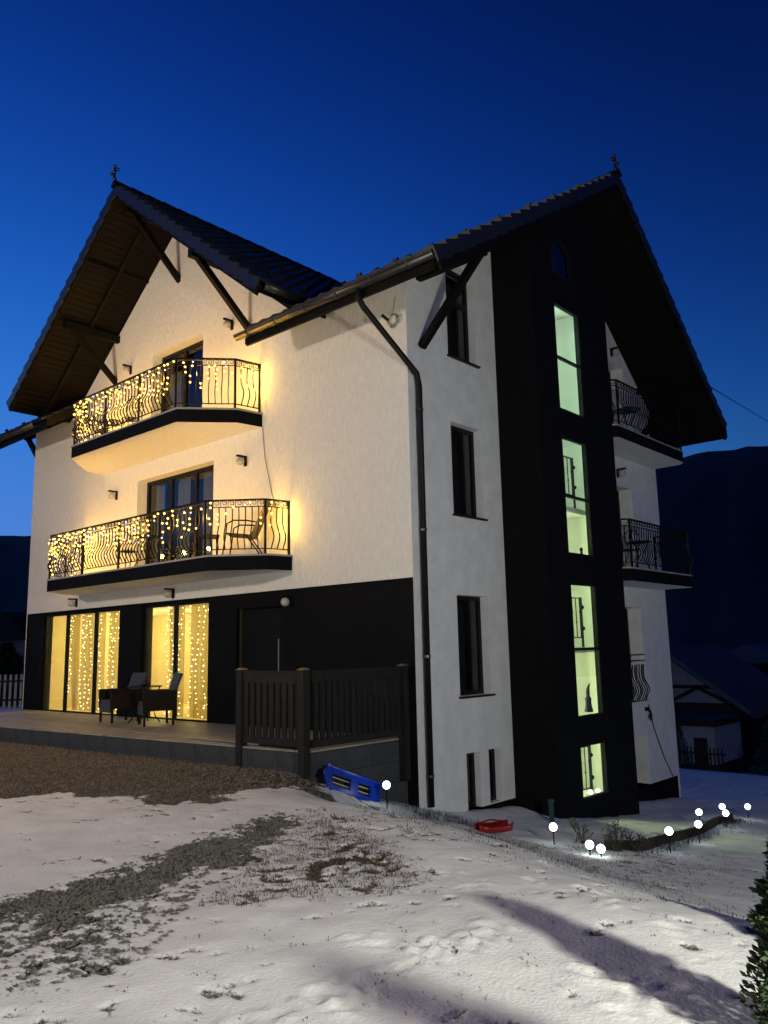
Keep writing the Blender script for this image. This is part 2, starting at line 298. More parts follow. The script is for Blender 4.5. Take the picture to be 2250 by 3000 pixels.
# far hills: a closed ring of wooded ridges
def hill(name, az0, az1, elf, label):
    n = int((az1 - az0) / .8) + 1; rows = []
    for k in range(n):
        az = az0 + (az1 - az0) * k / (n - 1); a = R_(az)
        el = elf(az) + .45 * mnoise.noise((az * .35, 3, 0)) + .2 * mnoise.noise((az * 1.3, 7, 0)) + .10 * mnoise.noise((az * 4, 1, 0)); ht = 900 * math.tan(R_(el))
        row = []
        for q in range(9):
            t = q / 8; r = 150 + 750 * t; z = -6 + (ht + 6) * smooth01(np.float64(t)) ** .8 + (8 * mnoise.noise((az * .4, t * 6, 2)) * t * (1 - t) * 4)
            row.append((8.2 + r * math.sin(a), -9.8 + r * math.cos(a), float(z)))
        row.append((8.2 + 1300 * math.sin(a), -9.8 + 1300 * math.cos(a), -10)); rows.append(row)
    b = MB(); K = len(rows[0])
    for r in rows: b.v += r
    for k in range(n - 1):
        for q in range(K - 1): b.f.append((k * K + q, (k + 1) * K + q, (k + 1) * K + q + 1, k * K + q + 1)); b.m.append(0)
    return tag(b.build(name, M['forest'], smooth=True), label, kind='structure')
def el_main(az): return float(np.interp(az, [-180, -100, -72, -60, -48, -30, -22, -14, 0, 60, 120, 180], [6, 6.5, 7.2, 7, 8, 10.4, 11.2, 11.3, 11.8, 9.5, 7, 6]))
hill('hill', -45, 90, el_main, 'tall dark wooded mountain rising behind the house'); hill('hill', -200, -45, el_main, 'lower dark wooded mountain ridge'); hill('hill', 90, 160, el_main, 'dark wooded ridge behind the yard')
# ------------------------------------------------------------------ the house
W, D = -13.45, 9.7; XC = -6.72; ZP = 2.64; TX, TY0, TY1 = .875, 2.63, 5.59
YR, ZR = 5.2, 11.25; YE, ZE = -1.05, 7.25; YB, ZB = 10.55, 6.75; OV = 1.55; T = .22      # main roof
GZ, GS, GH, GY = 11.5, .79, 4.8, -1.6                                                          # cross gable
house = thing('guest_house', (0, 0, -1.0), 'tall white and black guest house with two lit balconies and steep gable roofs', 'house')
class HP:                                            # parent helper: local coords relative to house root
    pass
HOFF = Vector((0, 0, 1.0))
def hb(mb, name, mats, parent=None, smooth=False):
    """build with world coordinates under the house (root sits at z=-1)"""
    if parent is None or parent is house:
        mb.v = [(x, y, z + 1.0) for x, y, z in mb.v]; return mb.build(name, mats, house, smooth)
    mb.v = [(x, y, z + 1.0) for x, y, z in mb.v]; return mb.build(name, mats, parent, smooth)   # parts sit at house origin
def wall(name, m, o, u, length, zs, top, openings, depth, nrm):
    """skin wall in plane through o along unit u; zs=(z0,z1) rect; top = optional list of (s,z) polygon above z1; openings (s0,s1,z0,z1)"""
    o = Vector(o); u = Vector(u); nrm = Vector(nrm); b = MB()
    P = lambda s, z, d=0: o + u * s + Vector((0, 0, z)) - nrm * d
    ss = sorted({0, length, *[v for q in openings for v in q[:2]]}); zz = sorted({zs[0], zs[1], *[v for q in openings for v in q[2:4]]})
    flip = u.cross(Vector((0, 0, 1))).dot(nrm) < 0
    def q(p): b.poly(p[::-1] if flip else p)
    for i in range(len(ss) - 1):
        for j in range(len(zz) - 1):
            cs, cz = (ss[i] + ss[i + 1]) / 2, (zz[j] + zz[j + 1]) / 2
            if any(a < cs < c and d < cz < e for a, c, d, e in openings): continue
            q([P(ss[i], zz[j]), P(ss[i + 1], zz[j]), P(ss[i + 1], zz[j + 1]), P(ss[i], zz[j + 1])])
    for a, c, d, e in openings:
        k = depth
        q([P(a, d), P(a, d, k), P(a, e, k), P(a, e)][::-1]); q([P(c, d), P(c, d, k), P(c, e, k), P(c, e)])
        q([P(a, e), P(c, e), P(c, e, k), P(a, e, k)][::-1]); q([P(a, d), P(c, d), P(c, d, k), P(a, d, k)])
    if top: q([P(s, z) for s, z in top])
    return hb(b, name, m)
# openings
UP = (-7.67, -5.71, 6.10, 8.36); LOW = (-8.16, -5.27, 3.26, 5.45)
GF1 = (-12.6, -8.79, .12, 2.60); GF2 = (-7.89, -5.40, .12, 2.60); DOOR = (-4.5, -3.15, .17, 2.35)
sx = lambda q: (q[0] - W, q[1] - W, q[2], q[3])
gz = lambda x: GZ - .24 - GS * abs(x - XC)
ztop = 7.62; dxg = (GZ - .24 - ztop) / GS
wall('front_wall', M['white'], (W, 0, 0), (1, 0, 0), -W, (ZP, ztop), [(XC - dxg - W, ztop), (XC + dxg - W, ztop), (XC - W, GZ - .24)],
     [sx(UP[:3] + (ztop,)), sx(LOW)], .28, (0, -1, 0)) if False else None
# front wall: the gable continues above ztop and the upper door crosses it, so split the rectangle at 8.36 instead
b = MB()
def fq_(x0, x1, z0, z1): b.poly([(x0, 0, z0), (x1, 0, z0), (x1, 0, z1), (x0, 0, z1)])
xs = [W, -8.16, -7.67, -5.71, -5.27, 0]
for x0, x1 in zip(xs[:-1], xs[1:]):
    zz = [ZP, 3.26, 5.45, 6.10, ztop]
    for z0, z1 in zip(zz[:-1], zz[1:]):
        cx, cz = (x0 + x1) / 2, (z0 + z1) / 2
        if LOW[0] < cx < LOW[1] and LOW[2] < cz < LOW[3]: continue
        if UP[0] < cx < UP[1] and UP[2] < cz < UP[3]: continue
        fq_(x0, x1, z0, z1)
xa = XC - dxg; xb = XC + dxg; gt = lambda x: GZ - .24 - GS * abs(x - XC)
b.poly([(xa, 0, ztop), (UP[0], 0, ztop), (UP[0], 0, gt(UP[0]))]); b.poly([(UP[1], 0, ztop), (xb, 0, ztop), (UP[1], 0, gt(UP[1]))])
b.poly([(UP[0], 0, 8.36), (UP[1], 0, 8.36), (UP[1], 0, gt(UP[1])), (XC, 0, GZ - .24), (UP[0], 0, gt(UP[0]))])
for (x0, x1, z0, z1) in (UP, LOW):
    k = .28
    b.poly([(x0, 0, z0), (x0, 0, z1), (x0, k, z1), (x0, k, z0)]); b.poly([(x1, 0, z0), (x1, k, z0), (x1, k, z1), (x1, 0, z1)])
    b.poly([(x0, 0, z1), (x1, 0, z1), (x1, k, z1), (x0, k, z1)]); b.poly([(x0, 0, z0), (x0, k, z0), (x1, k, z0), (x1, 0, z0)])
b.poly([(W, 0, ZP), (W, .05, ZP), (0, .05, ZP), (0, 0, ZP)])
b.poly([(W, 0, ZP), (W, 0, ztop), (W, .05, ztop), (W, .05, ZP)])
hb(b, 'front_wall', M['white'])
wall('base_wall', M['black'], (W, .02, 0), (1, 0, 0), -W - .02, (-1.2, ZP), None, [sx(GF1), sx(GF2), sx(DOOR)], .2, (0, -1, 0))
side_zt = ztop + .03
SW = [(1.13, 2.0, 6.63, 8.42), (1.13, 2.03, 3.78, 5.42), (1.13, 2.03, .73, 2.40), (1.24, 1.62, -1.08, -.19), (1.87, 2.22, -1.06, -.19)]
RD = [(6.75, 8.22, .24, 2.34), (6.75, 8.2, 3.07, 5.15), (6.75, 8.2, 6.10, 8.15), (7.2, 8.1, -1.57, -.51)]
# side wall x=0, front part (0..TY0), with sloped top, and rear part (TY1..D)
def side_wall(name, y0, y1, z0, ops, depth):
    zf = lambda y: (ZE + (y - YE) * (ZR - ZE) / (YR - YE) if y < YR else ZR - (y - YR) * (ZR - ZB) / (YB - YR)) - .2
    b = MB(); ys = sorted({y0, y1, *[v for q in ops for v in q[:2]], *([YR] if y0 < YR < y1 else [])}); zlo = min(zf(y0), zf(y1), 7.6)
    zz = sorted({z0, *[v for q in ops for v in q[2:4]]})
    for a, c in zip(ys[:-1], ys[1:]):
        cy = (a + c) / 2
        for d, e in zip(zz, zz[1:] + [None]):
            if e is None: b.poly([(0, a, min(d, zf(a))), (0, c, min(d, zf(c))), (0, c, zf(c)), (0, a, zf(a))]); continue
            if any(q[0] < cy < q[1] and q[2] < (d + e) / 2 < q[3] for q in ops): continue
            b.poly([(0, a, min(d, zf(a))), (0, c, min(d, zf(c))), (0, c, min(e, zf(c))), (0, a, min(e, zf(a)))])
    for a, c, d, e in ops:
        k = -depth
        b.poly([(0, a, d), (0, a, e), (k, a, e), (k, a, d)][::-1]); b.poly([(0, c, d), (0, c, e), (k, c, e), (k, c, d)])
        b.poly([(0, a, e), (0, c, e), (k, c, e), (k, a, e)]); b.poly([(0, a, d), (0, c, d), (k, c, d), (k, a, d)][::-1])
    b.poly([(0, y0, z0), (0, y1, z0), (-.3, y1, z0), (-.3, y0, z0)])
    return hb(b, name, M['white_side'])
side_wall('side_wall', 0, TY0, -1.08, SW, .23); side_wall('side_wall', TY1, D, -1.57, RD, .40)
hb(MB().box((-.4, .05, -1.6), (-.04, TY0 + .1, -1.09)), 'foundation', M['black']); hb(MB().box((-.5, TY1, -2.6), (-.03, D - .03, -1.575)), 'foundation', M['black'])
b = MB(); zf = lambda y: (ZE + (y - YE) * (ZR - ZE) / (YR - YE) if y < YR else ZR - (y - YR) * (ZR - ZB) / (YB - YR)) - .2
b.poly([(W, 0, -1), (W, D, -1), (W, D, zf(D)), (W, YR, zf(YR)), (W, 0, zf(0))][::-1]); hb(b, 'left_wall', M['white_side'])
hb(MB().poly([(W, D, -2.4), (0, D, -2.4), (0, D, zf(D)), (W, D, zf(D))][::-1]), 'rear_wall', M['white_side'])
# stair tower
TW = [(5.94, 8.11, 7.0), (3.18, 5.42, 4.28), (.24, 2.65, 1.45), (-1.16, -.23, None)]; WY0, WY1 = 3.43, 4.42
b = MB(); zt = lambda y: (ZE + (y - YE) * (ZR - ZE) / (YR - YE) if y < YR else ZR - (y - YR) * (ZR - ZB) / (YB - YR)) - .2
PW = [(3.43, 8.72), (4.15, 8.72), (4.15, 9.27), (3.83, 9.52), (3.43, 9.28)]
b.poly([(0, TY0, -1.6), (TX, TY0, -1.6), (TX, TY0, zt(TY0)), (0, TY0, zt(TY0))]); b.poly([(TX, TY1, -2.2), (0, TY1, -2.2), (0, TY1, zt(TY1)), (TX, TY1, zt(TY1))])
zz = [-2.2] + [v for q in TW[::-1] for v in q[:2]] + [8.72]
for z0, z1 in zip(zz[:-1], zz[1:]):
    op = any(q[0] <= z0 + .01 and z1 <= q[1] + .01 for q in TW)
    for a, c in ((TY0, WY0), (WY0, WY1), (WY1, TY1)):
        if op and a == WY0: continue
        b.poly([(TX, a, z0), (TX, c, z0), (TX, c, z1), (TX, a, z1)])
b.poly([(TX, TY0, 8.72), (TX, 3.43, 8.72), (TX, 3.43, 9.28), (TX, TY0, zt(TY0))]); b.poly([(TX, TY0, zt(TY0)), (TX, 3.43, 9.28), (TX, 3.83, 9.52), (TX, YR, zt(YR))])
b.poly([(TX, 3.83, 9.52), (TX, 4.15, 9.27), (TX, YR, zt(YR))]); b.poly([(TX, 4.15, 8.72), (TX, TY1, 8.72), (TX, TY1, zt(TY1)), (TX, YR, zt(YR)), (TX, 4.15, 9.27)])
for z0, z1, _ in TW:
    k = TX - .13; a, c = WY0, WY1
    b.poly([(TX, a, z0), (k, a, z0), (k, a, z1), (TX, a, z1)]); b.poly([(TX, c, z0), (TX, c, z1), (k, c, z1), (k, c, z0)]); b.poly([(TX, a, z1), (k, a, z1), (k, c, z1), (TX, c, z1)]); b.poly([(TX, a, z0), (TX, c, z0), (k, c, z0), (k, a, z0)])
tower = hb(b, 'stair_tower', M['black'])
# stairwell interior (lit)
b = MB(); x0, x1, y0, y1 = -1.9, TX - .14, 2.85, 5.4
for z0, z1 in ((-1.3, 8.6),):
    c = [(x0, y0, z0), (x1, y0, z0), (x1, y1, z0), (x0, y1, z0), (x0, y0, z1), (x1, y0, z1), (x1, y1, z1), (x0, y1, z1)]
    for f in ((0, 1, 2, 3), (7, 6, 5, 4), (4, 5, 1, 0), (6, 7, 3, 2), (7, 4, 0, 3)): b.poly([c[i] for i in f])
for z in (1.36, 4.14): b.box((x0, y0 + .01, z + .02), (.30, y1 - .01, z + .12))
b.box((-1.0, 4.75, -1.29), (-.45, 5.39, 8.59))
hb(b, 'stairwell', M['wplaster'])
def plight(name, loc, w, c, r=.15):
    l = bpy.data.lights.new(name, 'POINT'); l.energy = w; l.color = c; l.shadow_soft_size = r; o = bpy.data.objects.new(name, l); col.objects.link(o); o.location = loc; return o
plight('stair_light', (-1.3, 3.9, .9), 85, (.85, 1, .52)); plight('stair_light', (-1.3, 3.9, 3.7), 90, (.80, 1, .56)); plight('stair_light', (-1.3, 4.0, 8.0), 115, (.66, 1, .74)); plight('stair_light', (-1.3, 3.9, 5.6), 58, (.72, 1, .66)); plight('stair_light', (-1.3, 3.9, 2.6), 52, (.80, 1, .56)); plight('stair_light', (-1.2, 3.9, -.3), 55, (.85, 1, .52))
for z in (-1.2, 1.67, 4.55):
    b = MB(); xx = .22
    for y in np.linspace(4.02, 4.92, 7): b.beam((xx, y, z), (xx, y, z + .78), .014, .014)
    b.beam((xx, 3.6, z + .78), (xx, 4.98, z + .78), .03, .02); b.beam((xx, 3.6, z), (xx, 4.98, z), .025, .018); b.beam((xx, 4.98, z - .3), (xx, 4.98, z + .80), .035, .035)
    for zz_ in (z + .18, z + .6): b.ball((xx, 5.02, zz_), .045, 8, 5)
    for k, y in enumerate(np.linspace(4.02, 4.92, 7)): b.ball((xx, y, z + (.3 if k % 2 else .5)), .022, 6, 4)
    hb(b, 'stair_railing', M['iron'])
# ------------------------------------------------------------------ windows & doors
def window_x(name, y0, y1, z0, z1, x, bars=(), gl=M['dglass'], fw=.07, vert=(), back=None, sill=True):
    """window in a plane x=const facing +x, frame > pane"""
    f = MB(); d = .06
    f.box((x, y0, z0), (x + d, y0 + fw, z1)); f.box((x, y1 - fw, z0), (x + d, y1, z1)); f.box((x + .001, y0 + fw, z0), (x + d - .001, y1 - fw, z0 + fw)); f.box((x + .001, y0 + fw, z1 - fw), (x + d - .001, y1 - fw, z1))
    for zb in bars: f.box((x + .002, y0 + fw, zb - fw * .7), (x + d - .002, y1 - fw, zb + fw * .7))
    for yv in vert: f.box((x + .002, yv - fw / 2, z0 + fw), (x + d - .002, yv + fw / 2, z1 - fw))
    w = hb(f, name, M['frame'])
    zs = [z0 + fw] + [v for zb in bars for v in (zb - fw * .7, zb + fw * .7)] + [z1 - fw]
    for a, c in zip(zs[::2], zs[1::2]): hb(MB().box((x + .022, y0 + fw - .01, a - .01), (x + .030, y1 - fw + .01, c + .01)), 'pane', gl, w)
    if sill: hb(MB().box((x - .02, y0 - .04, z0 - .035), (.06, y1 + .04, z0 - .004)), 'sill', M['frame'], w)
    if back: hb(MB().box((x - .35, y0 - .02, z0), (x - .33, y1 + .02, z1)), 'curtain', back, w)  # with darkroom, no curtain: a flat dark sheet standing in for the unlit room
    return w
for y0, y1, z0, z1 in SW[:3]: window_x('window', y0, y1, z0, z1, -.22, back=M['darkroom'], bars=((z1 - .62,) if z0 > 6 else ()))
for y0, y1, z0, z1 in SW[3:]: window_x('cellar_window', y0, y1, z0, z1, -.18, back=M['darkroom'], sill=False)
for k, (y0, y1, z0, z1) in enumerate(RD[:3]): window_x('balcony_door', y0, y1, z0, z1, -.38, vert=((y0 + y1) / 2,), back=(M['curtain'] if k == 0 else M['wcurtain']), sill=False)
hb(MB().box((-.42, 7.2, -1.57), (-.38, 8.1, -.51)), 'cellar_door', M['doorleaf'])
for z0, z1, zb in TW: window_x('stair_window', WY0, WY1, z0, z1, TX - .075, bars=((zb,) if zb else ()), gl=M['glass'], fw=.034, sill=False)
w = MB()
for (a, c) in zip(PW, PW[1:] + PW[:1]): w.beam((TX - .02, *a), (TX - .02, *c), .05, .05, (1, 0, 0))
w = hb(w, 'attic_window', M['frame']); hb(MB().extr([(TX - .04, y, z) for y, z in PW], (-.01, 0, 0)), 'pane', M['dglass'], w); hb(MB().extr([(TX - .3, y, z) for y, z in PW], (-.02, 0, 0)), 'backing', M['darkroom'], w)
def window_y(name, x0, x1, z0, z1, y, mulls=(), gl=M['dglass'], fw=.08, back=None, zbar=None):
    f = MB(); d = .07
    f.box((x0, y, z0), (x0 + fw, y + d, z1)); f.box((x1 - fw, y, z0), (x1, y + d, z1)); f.box((x0 + fw, y + .001, z0), (x1 - fw, y + d - .001, z0 + fw)); f.box((x0 + fw, y + .001, z1 - fw), (x1 - fw, y + d - .001, z1))
    for xm in mulls: f.box((xm - fw * .6, y + .002, z0 + fw), (xm + fw * .6, y + d - .002, z1 - fw))
    w = hb(f, name, M['frame']); e = [x0 + fw] + [v for xm in mulls for v in (xm - fw * .6, xm + fw * .6)] + [x1 - fw]
    for a, c in zip(e[::2], e[1::2]): hb(MB().box((a - .01, y + .03, z0 + fw - .01), (c + .01, y + .038, z1 - fw + .01)), 'pane', gl, w)
    if back: hb(MB().box((x0 - .02, y + .45, z0), (x1 + .02, y + .47, z1)), 'backing', back, w)
    return w
w1 = window_y('balcony_door', *UP, .25, (-6.74,), back=M['darkroom']); w2 = window_y('balcony_door', *LOW, .25, (-7.19, -6.26), back=M['darkroom'])
def sheet(x0, x1, z0, z1, y, amp=.035, per=.16, lean=0, seed=0):
    b = MB(); n = int((x1 - x0) / .025); r = random.Random(seed); ph = [r.uniform(0, 6) for _ in range(3)]
    def P(i, z):
        x = x0 + (x1 - x0) * i / n; yy = y + amp * math.sin(x / per * 6.28 + ph[0] + .6 * math.sin(x * 5 + ph[1])) + .4 * amp * math.sin(x * 19 + ph[2])
        return (x + lean * (z1 - z) / (z1 - z0) * (1 - i / n), yy, z)
    for i in range(n):
        b.poly([P(i, z0), P(i + 1, z0), P(i + 1, z1), P(i, z1)])
    return b
for q, w, gaps in ((UP, w1, [(-7.5, -6.95), (-6.2, -5.85)]), (LOW, w2, [(-8.0, -7.65), (-7.1, -6.6), (-6.15, -5.55)])):
    for k, (a, c) in enumerate(gaps): hb(sheet(a, c, q[2] + .05, q[3] - .1, .40, seed=k), 'curtain', M['wcurtain'], w, True)
# ground floor glazing, room, curtains and fairy-light curtains
g1 = window_y('terrace_window', *GF1, .12, (-11.45, -10.05), gl=M['glass'], fw=.07); g2 = window_y('terrace_window', *GF2, .12, (-6.72,), gl=M['glass'], fw=.07)
b = MB(); c = [(-13.3, .32, .14), (-5.0, .32, .14), (-5.0, 3.6, .14), (-13.3, 3.6, .14), (-13.3, .32, 2.62), (-5.0, .32, 2.62), (-5.0, 3.6, 2.62), (-13.3, 3.6, 2.62)]
for f in ((0, 1, 2, 3), (7, 6, 5, 4), (2, 6, 7, 3), (1, 5, 6, 2), (0, 3, 7, 4)): b.poly([c[i] for i in f])
for x0_, x1_ in ((-13.3, -12.6), (-8.79, -7.89), (-5.40, -5.0)): b.poly([(x0_, .32, .14), (x0_, .32, 2.62), (x1_, .32, 2.62), (x1_, .32, .14)])
hb(b, 'front_room', M['plaster'])
for x in (-12.0, -9.8, -6.4): plight('room_light', (x, 2.2, 2.2), 78, (1, .83, .36), .25)
CUR = [(-12.0, -11.5, .35), (-11.35, -10.2, 0), (-9.95, -8.85, 0), (-7.45, -6.85, .10), (-6.62, -5.45, 0)]
for k, (a, c, ln) in enumerate(CUR): hb(sheet(a, c, .18, 2.58, .48, .045, .19, lean=ln, seed=20 + k), 'curtain', M['curtain'], g1 if k < 3 else g2, True)
def ico(r):
    b = MB(); p = (1 + 5 ** .5) / 2; k = r / math.hypot(1, p)
    b.v = [tuple(c * k for c in v) for v in [(-1, p, 0), (1, p, 0), (-1, -p, 0), (1, -p, 0), (0, -1, p), (0, 1, p), (0, -1, -p), (0, 1, -p), (p, 0, -1), (p, 0, 1), (-p, 0, -1), (-p, 0, 1)]]
    b.f = [(0, 11, 5), (0, 5, 1), (0, 1, 7), (0, 7, 10), (0, 10, 11), (1, 5, 9), (5, 11, 4), (11, 10, 2), (10, 7, 6), (7, 1, 8), (3, 9, 4), (3, 4, 2), (3, 2, 6), (3, 6, 8), (3, 8, 9), (4, 9, 5), (2, 4, 11), (6, 2, 10), (8, 6, 7), (9, 8, 1)]; b.m = [0] * 20; return b
def octa(b, c, r):
    i = len(b.v); x, y, z = c; b.v += [(x + r, y, z), (x - r, y, z), (x, y + r, z), (x, y - r, z), (x, y, z + r), (x, y, z - r)]
    for f in ((0, 2, 4), (2, 1, 4), (1, 3, 4), (3, 0, 4), (2, 0, 5), (1, 2, 5), (3, 1, 5), (0, 3, 5)): b.f.append(tuple(i + k for k in f)); b.m.append(0)
for lab, strands in (('warm fairy light curtain behind the wide three pane terrace window', [(-11.75, .25), (-11.55, .3)] + [(x, 0) for x in (-11.15, -10.95, -10.7, -10.45, -10.25, -9.8, -9.6, -9.35, -9.1, -8.93)]),
                     ('warm fairy light curtain behind the two pane terrace window', [(x, .05) for x in (-7.35, -7.2, -7.02, -6.88)] + [(x, 0) for x in (-6.5, -6.28, -6.05, -5.83, -5.6, -5.48)])):
    th = thing('curtain_lights', (strands[0][0], .38, .2), lab, 'string lights'); bb = MB(); ww = MB()
    for x, ln in strands:
        pts = []
        for k in range(21):
            z = 2.5 - k * .112 + rng.uniform(-.035, .035); xx = x - ln * k / 20 + rng.uniform(-.035, .035) + .05 * math.sin(k * .35 + x * 9); pts.append((xx - strands[0][0], rng.uniform(-.015, .015), z - .2)); octa(bb, pts[-1], rng.uniform(.011, .019))
        ww.tube(pts[::4] + [pts[-1]], .003, 4)
    ww.tube([(strands[0][0] - strands[0][0], 0, 2.33), (strands[-1][0] - strands[0][0], 0, 2.33)], .004, 4)
    tag(bb.build('bulbs', M['cbulb'], th), kind='stuff'); ww.build('wire', M['wire'], th)
# front door in its recess
dw = hb(MB().box((DOOR[0], .16, DOOR[2]), (DOOR[1], .21, DOOR[3])), 'front_door', M['doorleaf']); hb(MB().tube([(-3.3, .06, .5), (-3.3, .06, 1.75)], .014, 8).tube([(-3.3, .06, .6), (-3.3, .17, .6)], .01, 6).tube([(-3.3, .06, 1.65), (-3.3, .17, 1.65)], .01, 6), 'handle', M['steel'], dw)
hb(MB().box((DOOR[0] + .002, .10, DOOR[2]), (DOOR[0] + .06, .158, DOOR[3])).box((DOOR[1] - .06, .10, DOOR[2]), (DOOR[1] - .002, .158, DOOR[3])), 'door_frame', mat('door_frame', (.02, .018, .012), .5), dw)
# ------------------------------------------------------------------ roofs
def tile_mesh(w=.30, l=.38, nseg=4):
    """one interlocking tile: local x across, y down-slope, z normal"""
    b = MB(); top = []; bot = []
    for k in range(nseg + 1):
        x = -w / 2 + w * k / nseg; hz = .035 * math.sin(math.pi * k / nseg) ** 2
        for yy, lift in ((0, .004), (l, .045)):
            b.v += [(x, yy, hz + lift + .018), (x, yy, hz + lift - .004 if yy == 0 else .004)]
    for k in range(nseg):
        a = k * 4; c = a + 4
        b.f += [(a, c, c + 2, a + 2), (a + 2, c + 2, c + 3, a + 3)]; b.m += [0, 0]
    b.f += [(0, 2, 3, 1), (nseg * 4, nseg * 4 + 1, nseg * 4 + 3, nseg * 4 + 2)]; b.m += [0, 0]
    return b
def verge_mesh():
    b = MB(); b.hexa([(-.16, 0, .0), (.02, 0, .0), (.02, .40, .05), (-.16, .40, .05), (-.16, 0, .03), (.02, 0, .03), (.02, .40, .105), (-.16, .40, .105)])
    b.hexa([(-.012, 0, -.17), (.022, 0, -.17), (.024, .40, -.13), (-.012, .40, -.13), (-.012, 0, .02), (.022, 0, .02), (.024, .40, .06), (-.012, .40, .06)]); return b
TM, VM = tile_mesh(), verge_mesh()
tile_me = TM.mesh('roof_tile', M['tile']); verge_me = VM.mesh('verge_tile', M['tile'])
mir = MB(); mir.v = [(-x, y, z) for x, y, z in VM.v]; mir.f = [f[::-1] for f in VM.f]; mir.m = VM.m; verge_me2 = mir.mesh('verge_tile', M['tile'])
hook = MB().box((-.05, 0, .06), (.05, .05, .15)).box((-.015, -.12, .05), (.015, .02, .08)); hook_me = hook.mesh('snow_guard', M['tile'])
rid = MB(); n = 8
for yy, r in ((0, .115), (.42, .135)):
    for k in range(n + 1): a = math.pi * k / n; rid.v += [(r * math.cos(a), yy, r * .8 * math.sin(a) - .02)]
for k in range(n): rid.f.append((k, k + 1, n + 2 + k, n + 1 + k)); rid.m.append(0)
rid.f.append(tuple(range(n, -1, -1))); rid.f.append(tuple(range(n + 1, 2 * n + 2))); rid.m += [0, 0]
ridge_me = rid.mesh('ridge_tile', M['tile'], True)
def frame(o, x, y):
    x = Vector(x).normalized(); y = Vector(y).normalized(); z = x.cross(y)
    m = Matrix((x, y, z)).transposed().to_4x4(); m.translation = Vector(o) + HOFF; return m
def tile_slope(parent, o, across, down, wid, length, singles=None, guards=True, skip=None):
    """lay tiles on a slope: o = ridge-level origin, across = direction along the ridge, down = slope direction; first columns as single objects"""
    o = Vector(o); A = Vector(across).normalized(); Dn = Vector(down).normalized(); nc = int(wid / .30); nrw = int(length / .34 + .3); stuff = MB(); cnt = 0
    right = A.cross(Dn).z > 0
    for c in range(nc):
        for r in range(nrw):
            p = o + A * (.15 + .30 * c) + Dn * (r * .34)
            if skip and skip(p): continue
            m = frame(p, A if right else -A, Dn)
            if singles and singles(c, r): link('roof_tile', tile_me, parent, mw=m)
            else:
                i = len(stuff.v); stuff.v += [tuple(m @ Vector(v)) for v in TM.v]; stuff.f += [tuple(i + k for k in f) for f in TM.f]; stuff.m += TM.m
            if guards and (r * 3 + c * 5) % 11 == 0 and 1 < r: link('snow_guard', hook_me, parent, mw=m)
    if stuff.v: tag(stuff.build('tile_field', M['tile'], parent), kind='stuff')
def verge_line(parent, o, down, across_out, length):
    Dn = Vector(down).normalized(); A = Vector(across_out).normalized(); right = A.cross(Dn).z > 0
    for k in range(int(length / .36 + .5)):
        p = Vector(o) + Dn * (k * .36) + A * .01; m = frame(p, A if right else -A, Dn)
        link('verge_tile', verge_me if right else verge_me2, parent, mw=m)
# cross gable roof
b = MB(); e = lambda s, dz=0: (XC + s * GH, GZ - GS * GH + dz)
for s in (-1, 1):
    x1, z1 = XC + s * GH, GZ - GS * GH
    pts = [(XC, GY, GZ), (x1, GY, z1), (x1, GY, z1 - T + .04), (XC, GY, GZ - T)]
    if s > 0: pts = pts[::-1]
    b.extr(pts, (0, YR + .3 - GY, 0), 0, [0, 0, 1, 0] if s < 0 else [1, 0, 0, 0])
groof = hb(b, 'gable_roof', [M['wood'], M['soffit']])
cs = 1 / math.hypot(1, GS); LG = GH / cs
zmain = lambda y: ZE + (y - YE) * (ZR - ZE) / (YR - YE)
for s in (-1, 1):
    dn = (s, 0, -GS)
    tile_slope(groof, (XC, GY + .12, GZ + .01), (0, 1, 0), dn, YR - GY, LG, singles=(lambda c, r: c < 14) if s > 0 else None, skip=lambda p: p.y > YE and p.z < zmain(p.y) - .25)
    verge_line(groof, (XC, GY, GZ), dn, (0, -1, 0), LG)
    hb(MB().beam((XC + s * .05, GY + .03, GZ - .17), (XC + s * GH, GY + .03, GZ - .17 - GS * (GH - .05)), .045, .20, (-s * GS, 0, -1)), 'barge_board', M['wood'], groof)
for k in range(17): link('ridge_tile', ridge_me, groof, mw=frame((XC, GY + .36 + k * .4, GZ + .045), (-1, 0, 0), (0, -1, 0)))
# main roof (front slope split round the cross gable)
mroof = None; b = MB(); cF = Vector((0, YE - YR, ZE - ZR)); cB = Vector((0, YB - YR, ZB - ZR))
sl = lambda y: ZE + (y - YE) * (ZR - ZE) / (YR - YE)
def slab(x0, x1, y0, y1, zfun, front):
    P = lambda y, dz=0: (x0, y, zfun(y) + dz); pts = [P(y0), P(y1), P(y1, -T), P(y0, -T)]
    b.extr(pts if front else pts, (x1 - x0, 0, 0), 0, [0, 0, 1, 0])
zb_ = lambda y: ZR - (y - YR) * (ZR - ZB) / (YB - YR)
slab(-2.95, OV, YE, YR, sl, 1); slab(W - OV, -10.6, YE, YR, sl, 1); slab(-10.6, -2.95, .3, YR, sl, 1); slab(W - OV, OV, YR, YB, zb_, 0)
mroof = hb(b, 'main_roof', [M['wood'], M['wood']])
tile_slope(mroof, (OV - .12, YR, ZR + .01), (-1, 0, 0), cF, 4.4, cF.length, singles=lambda c, r: c < 2, skip=lambda p: False)
tile_slope(mroof, (W - OV + .12, YR, ZR + .01), (1, 0, 0), cF, 4.2, cF.length)
tile_slope(mroof, (OV - .12, YR, ZR + .01), (-1, 0, 0), cB, OV - W + OV - .2, cB.length)
verge_line(mroof, (OV, YR, ZR), cF, (1, 0, 0), cF.length); verge_line(mroof, (OV, YR, ZR), cB, (1, 0, 0), cB.length)
verge_line(mroof, (W - OV, YR, ZR), cF, (-1, 0, 0), cF.length); verge_line(mroof, (W - OV, YR, ZR), cB, (-1, 0, 0), cB.length)
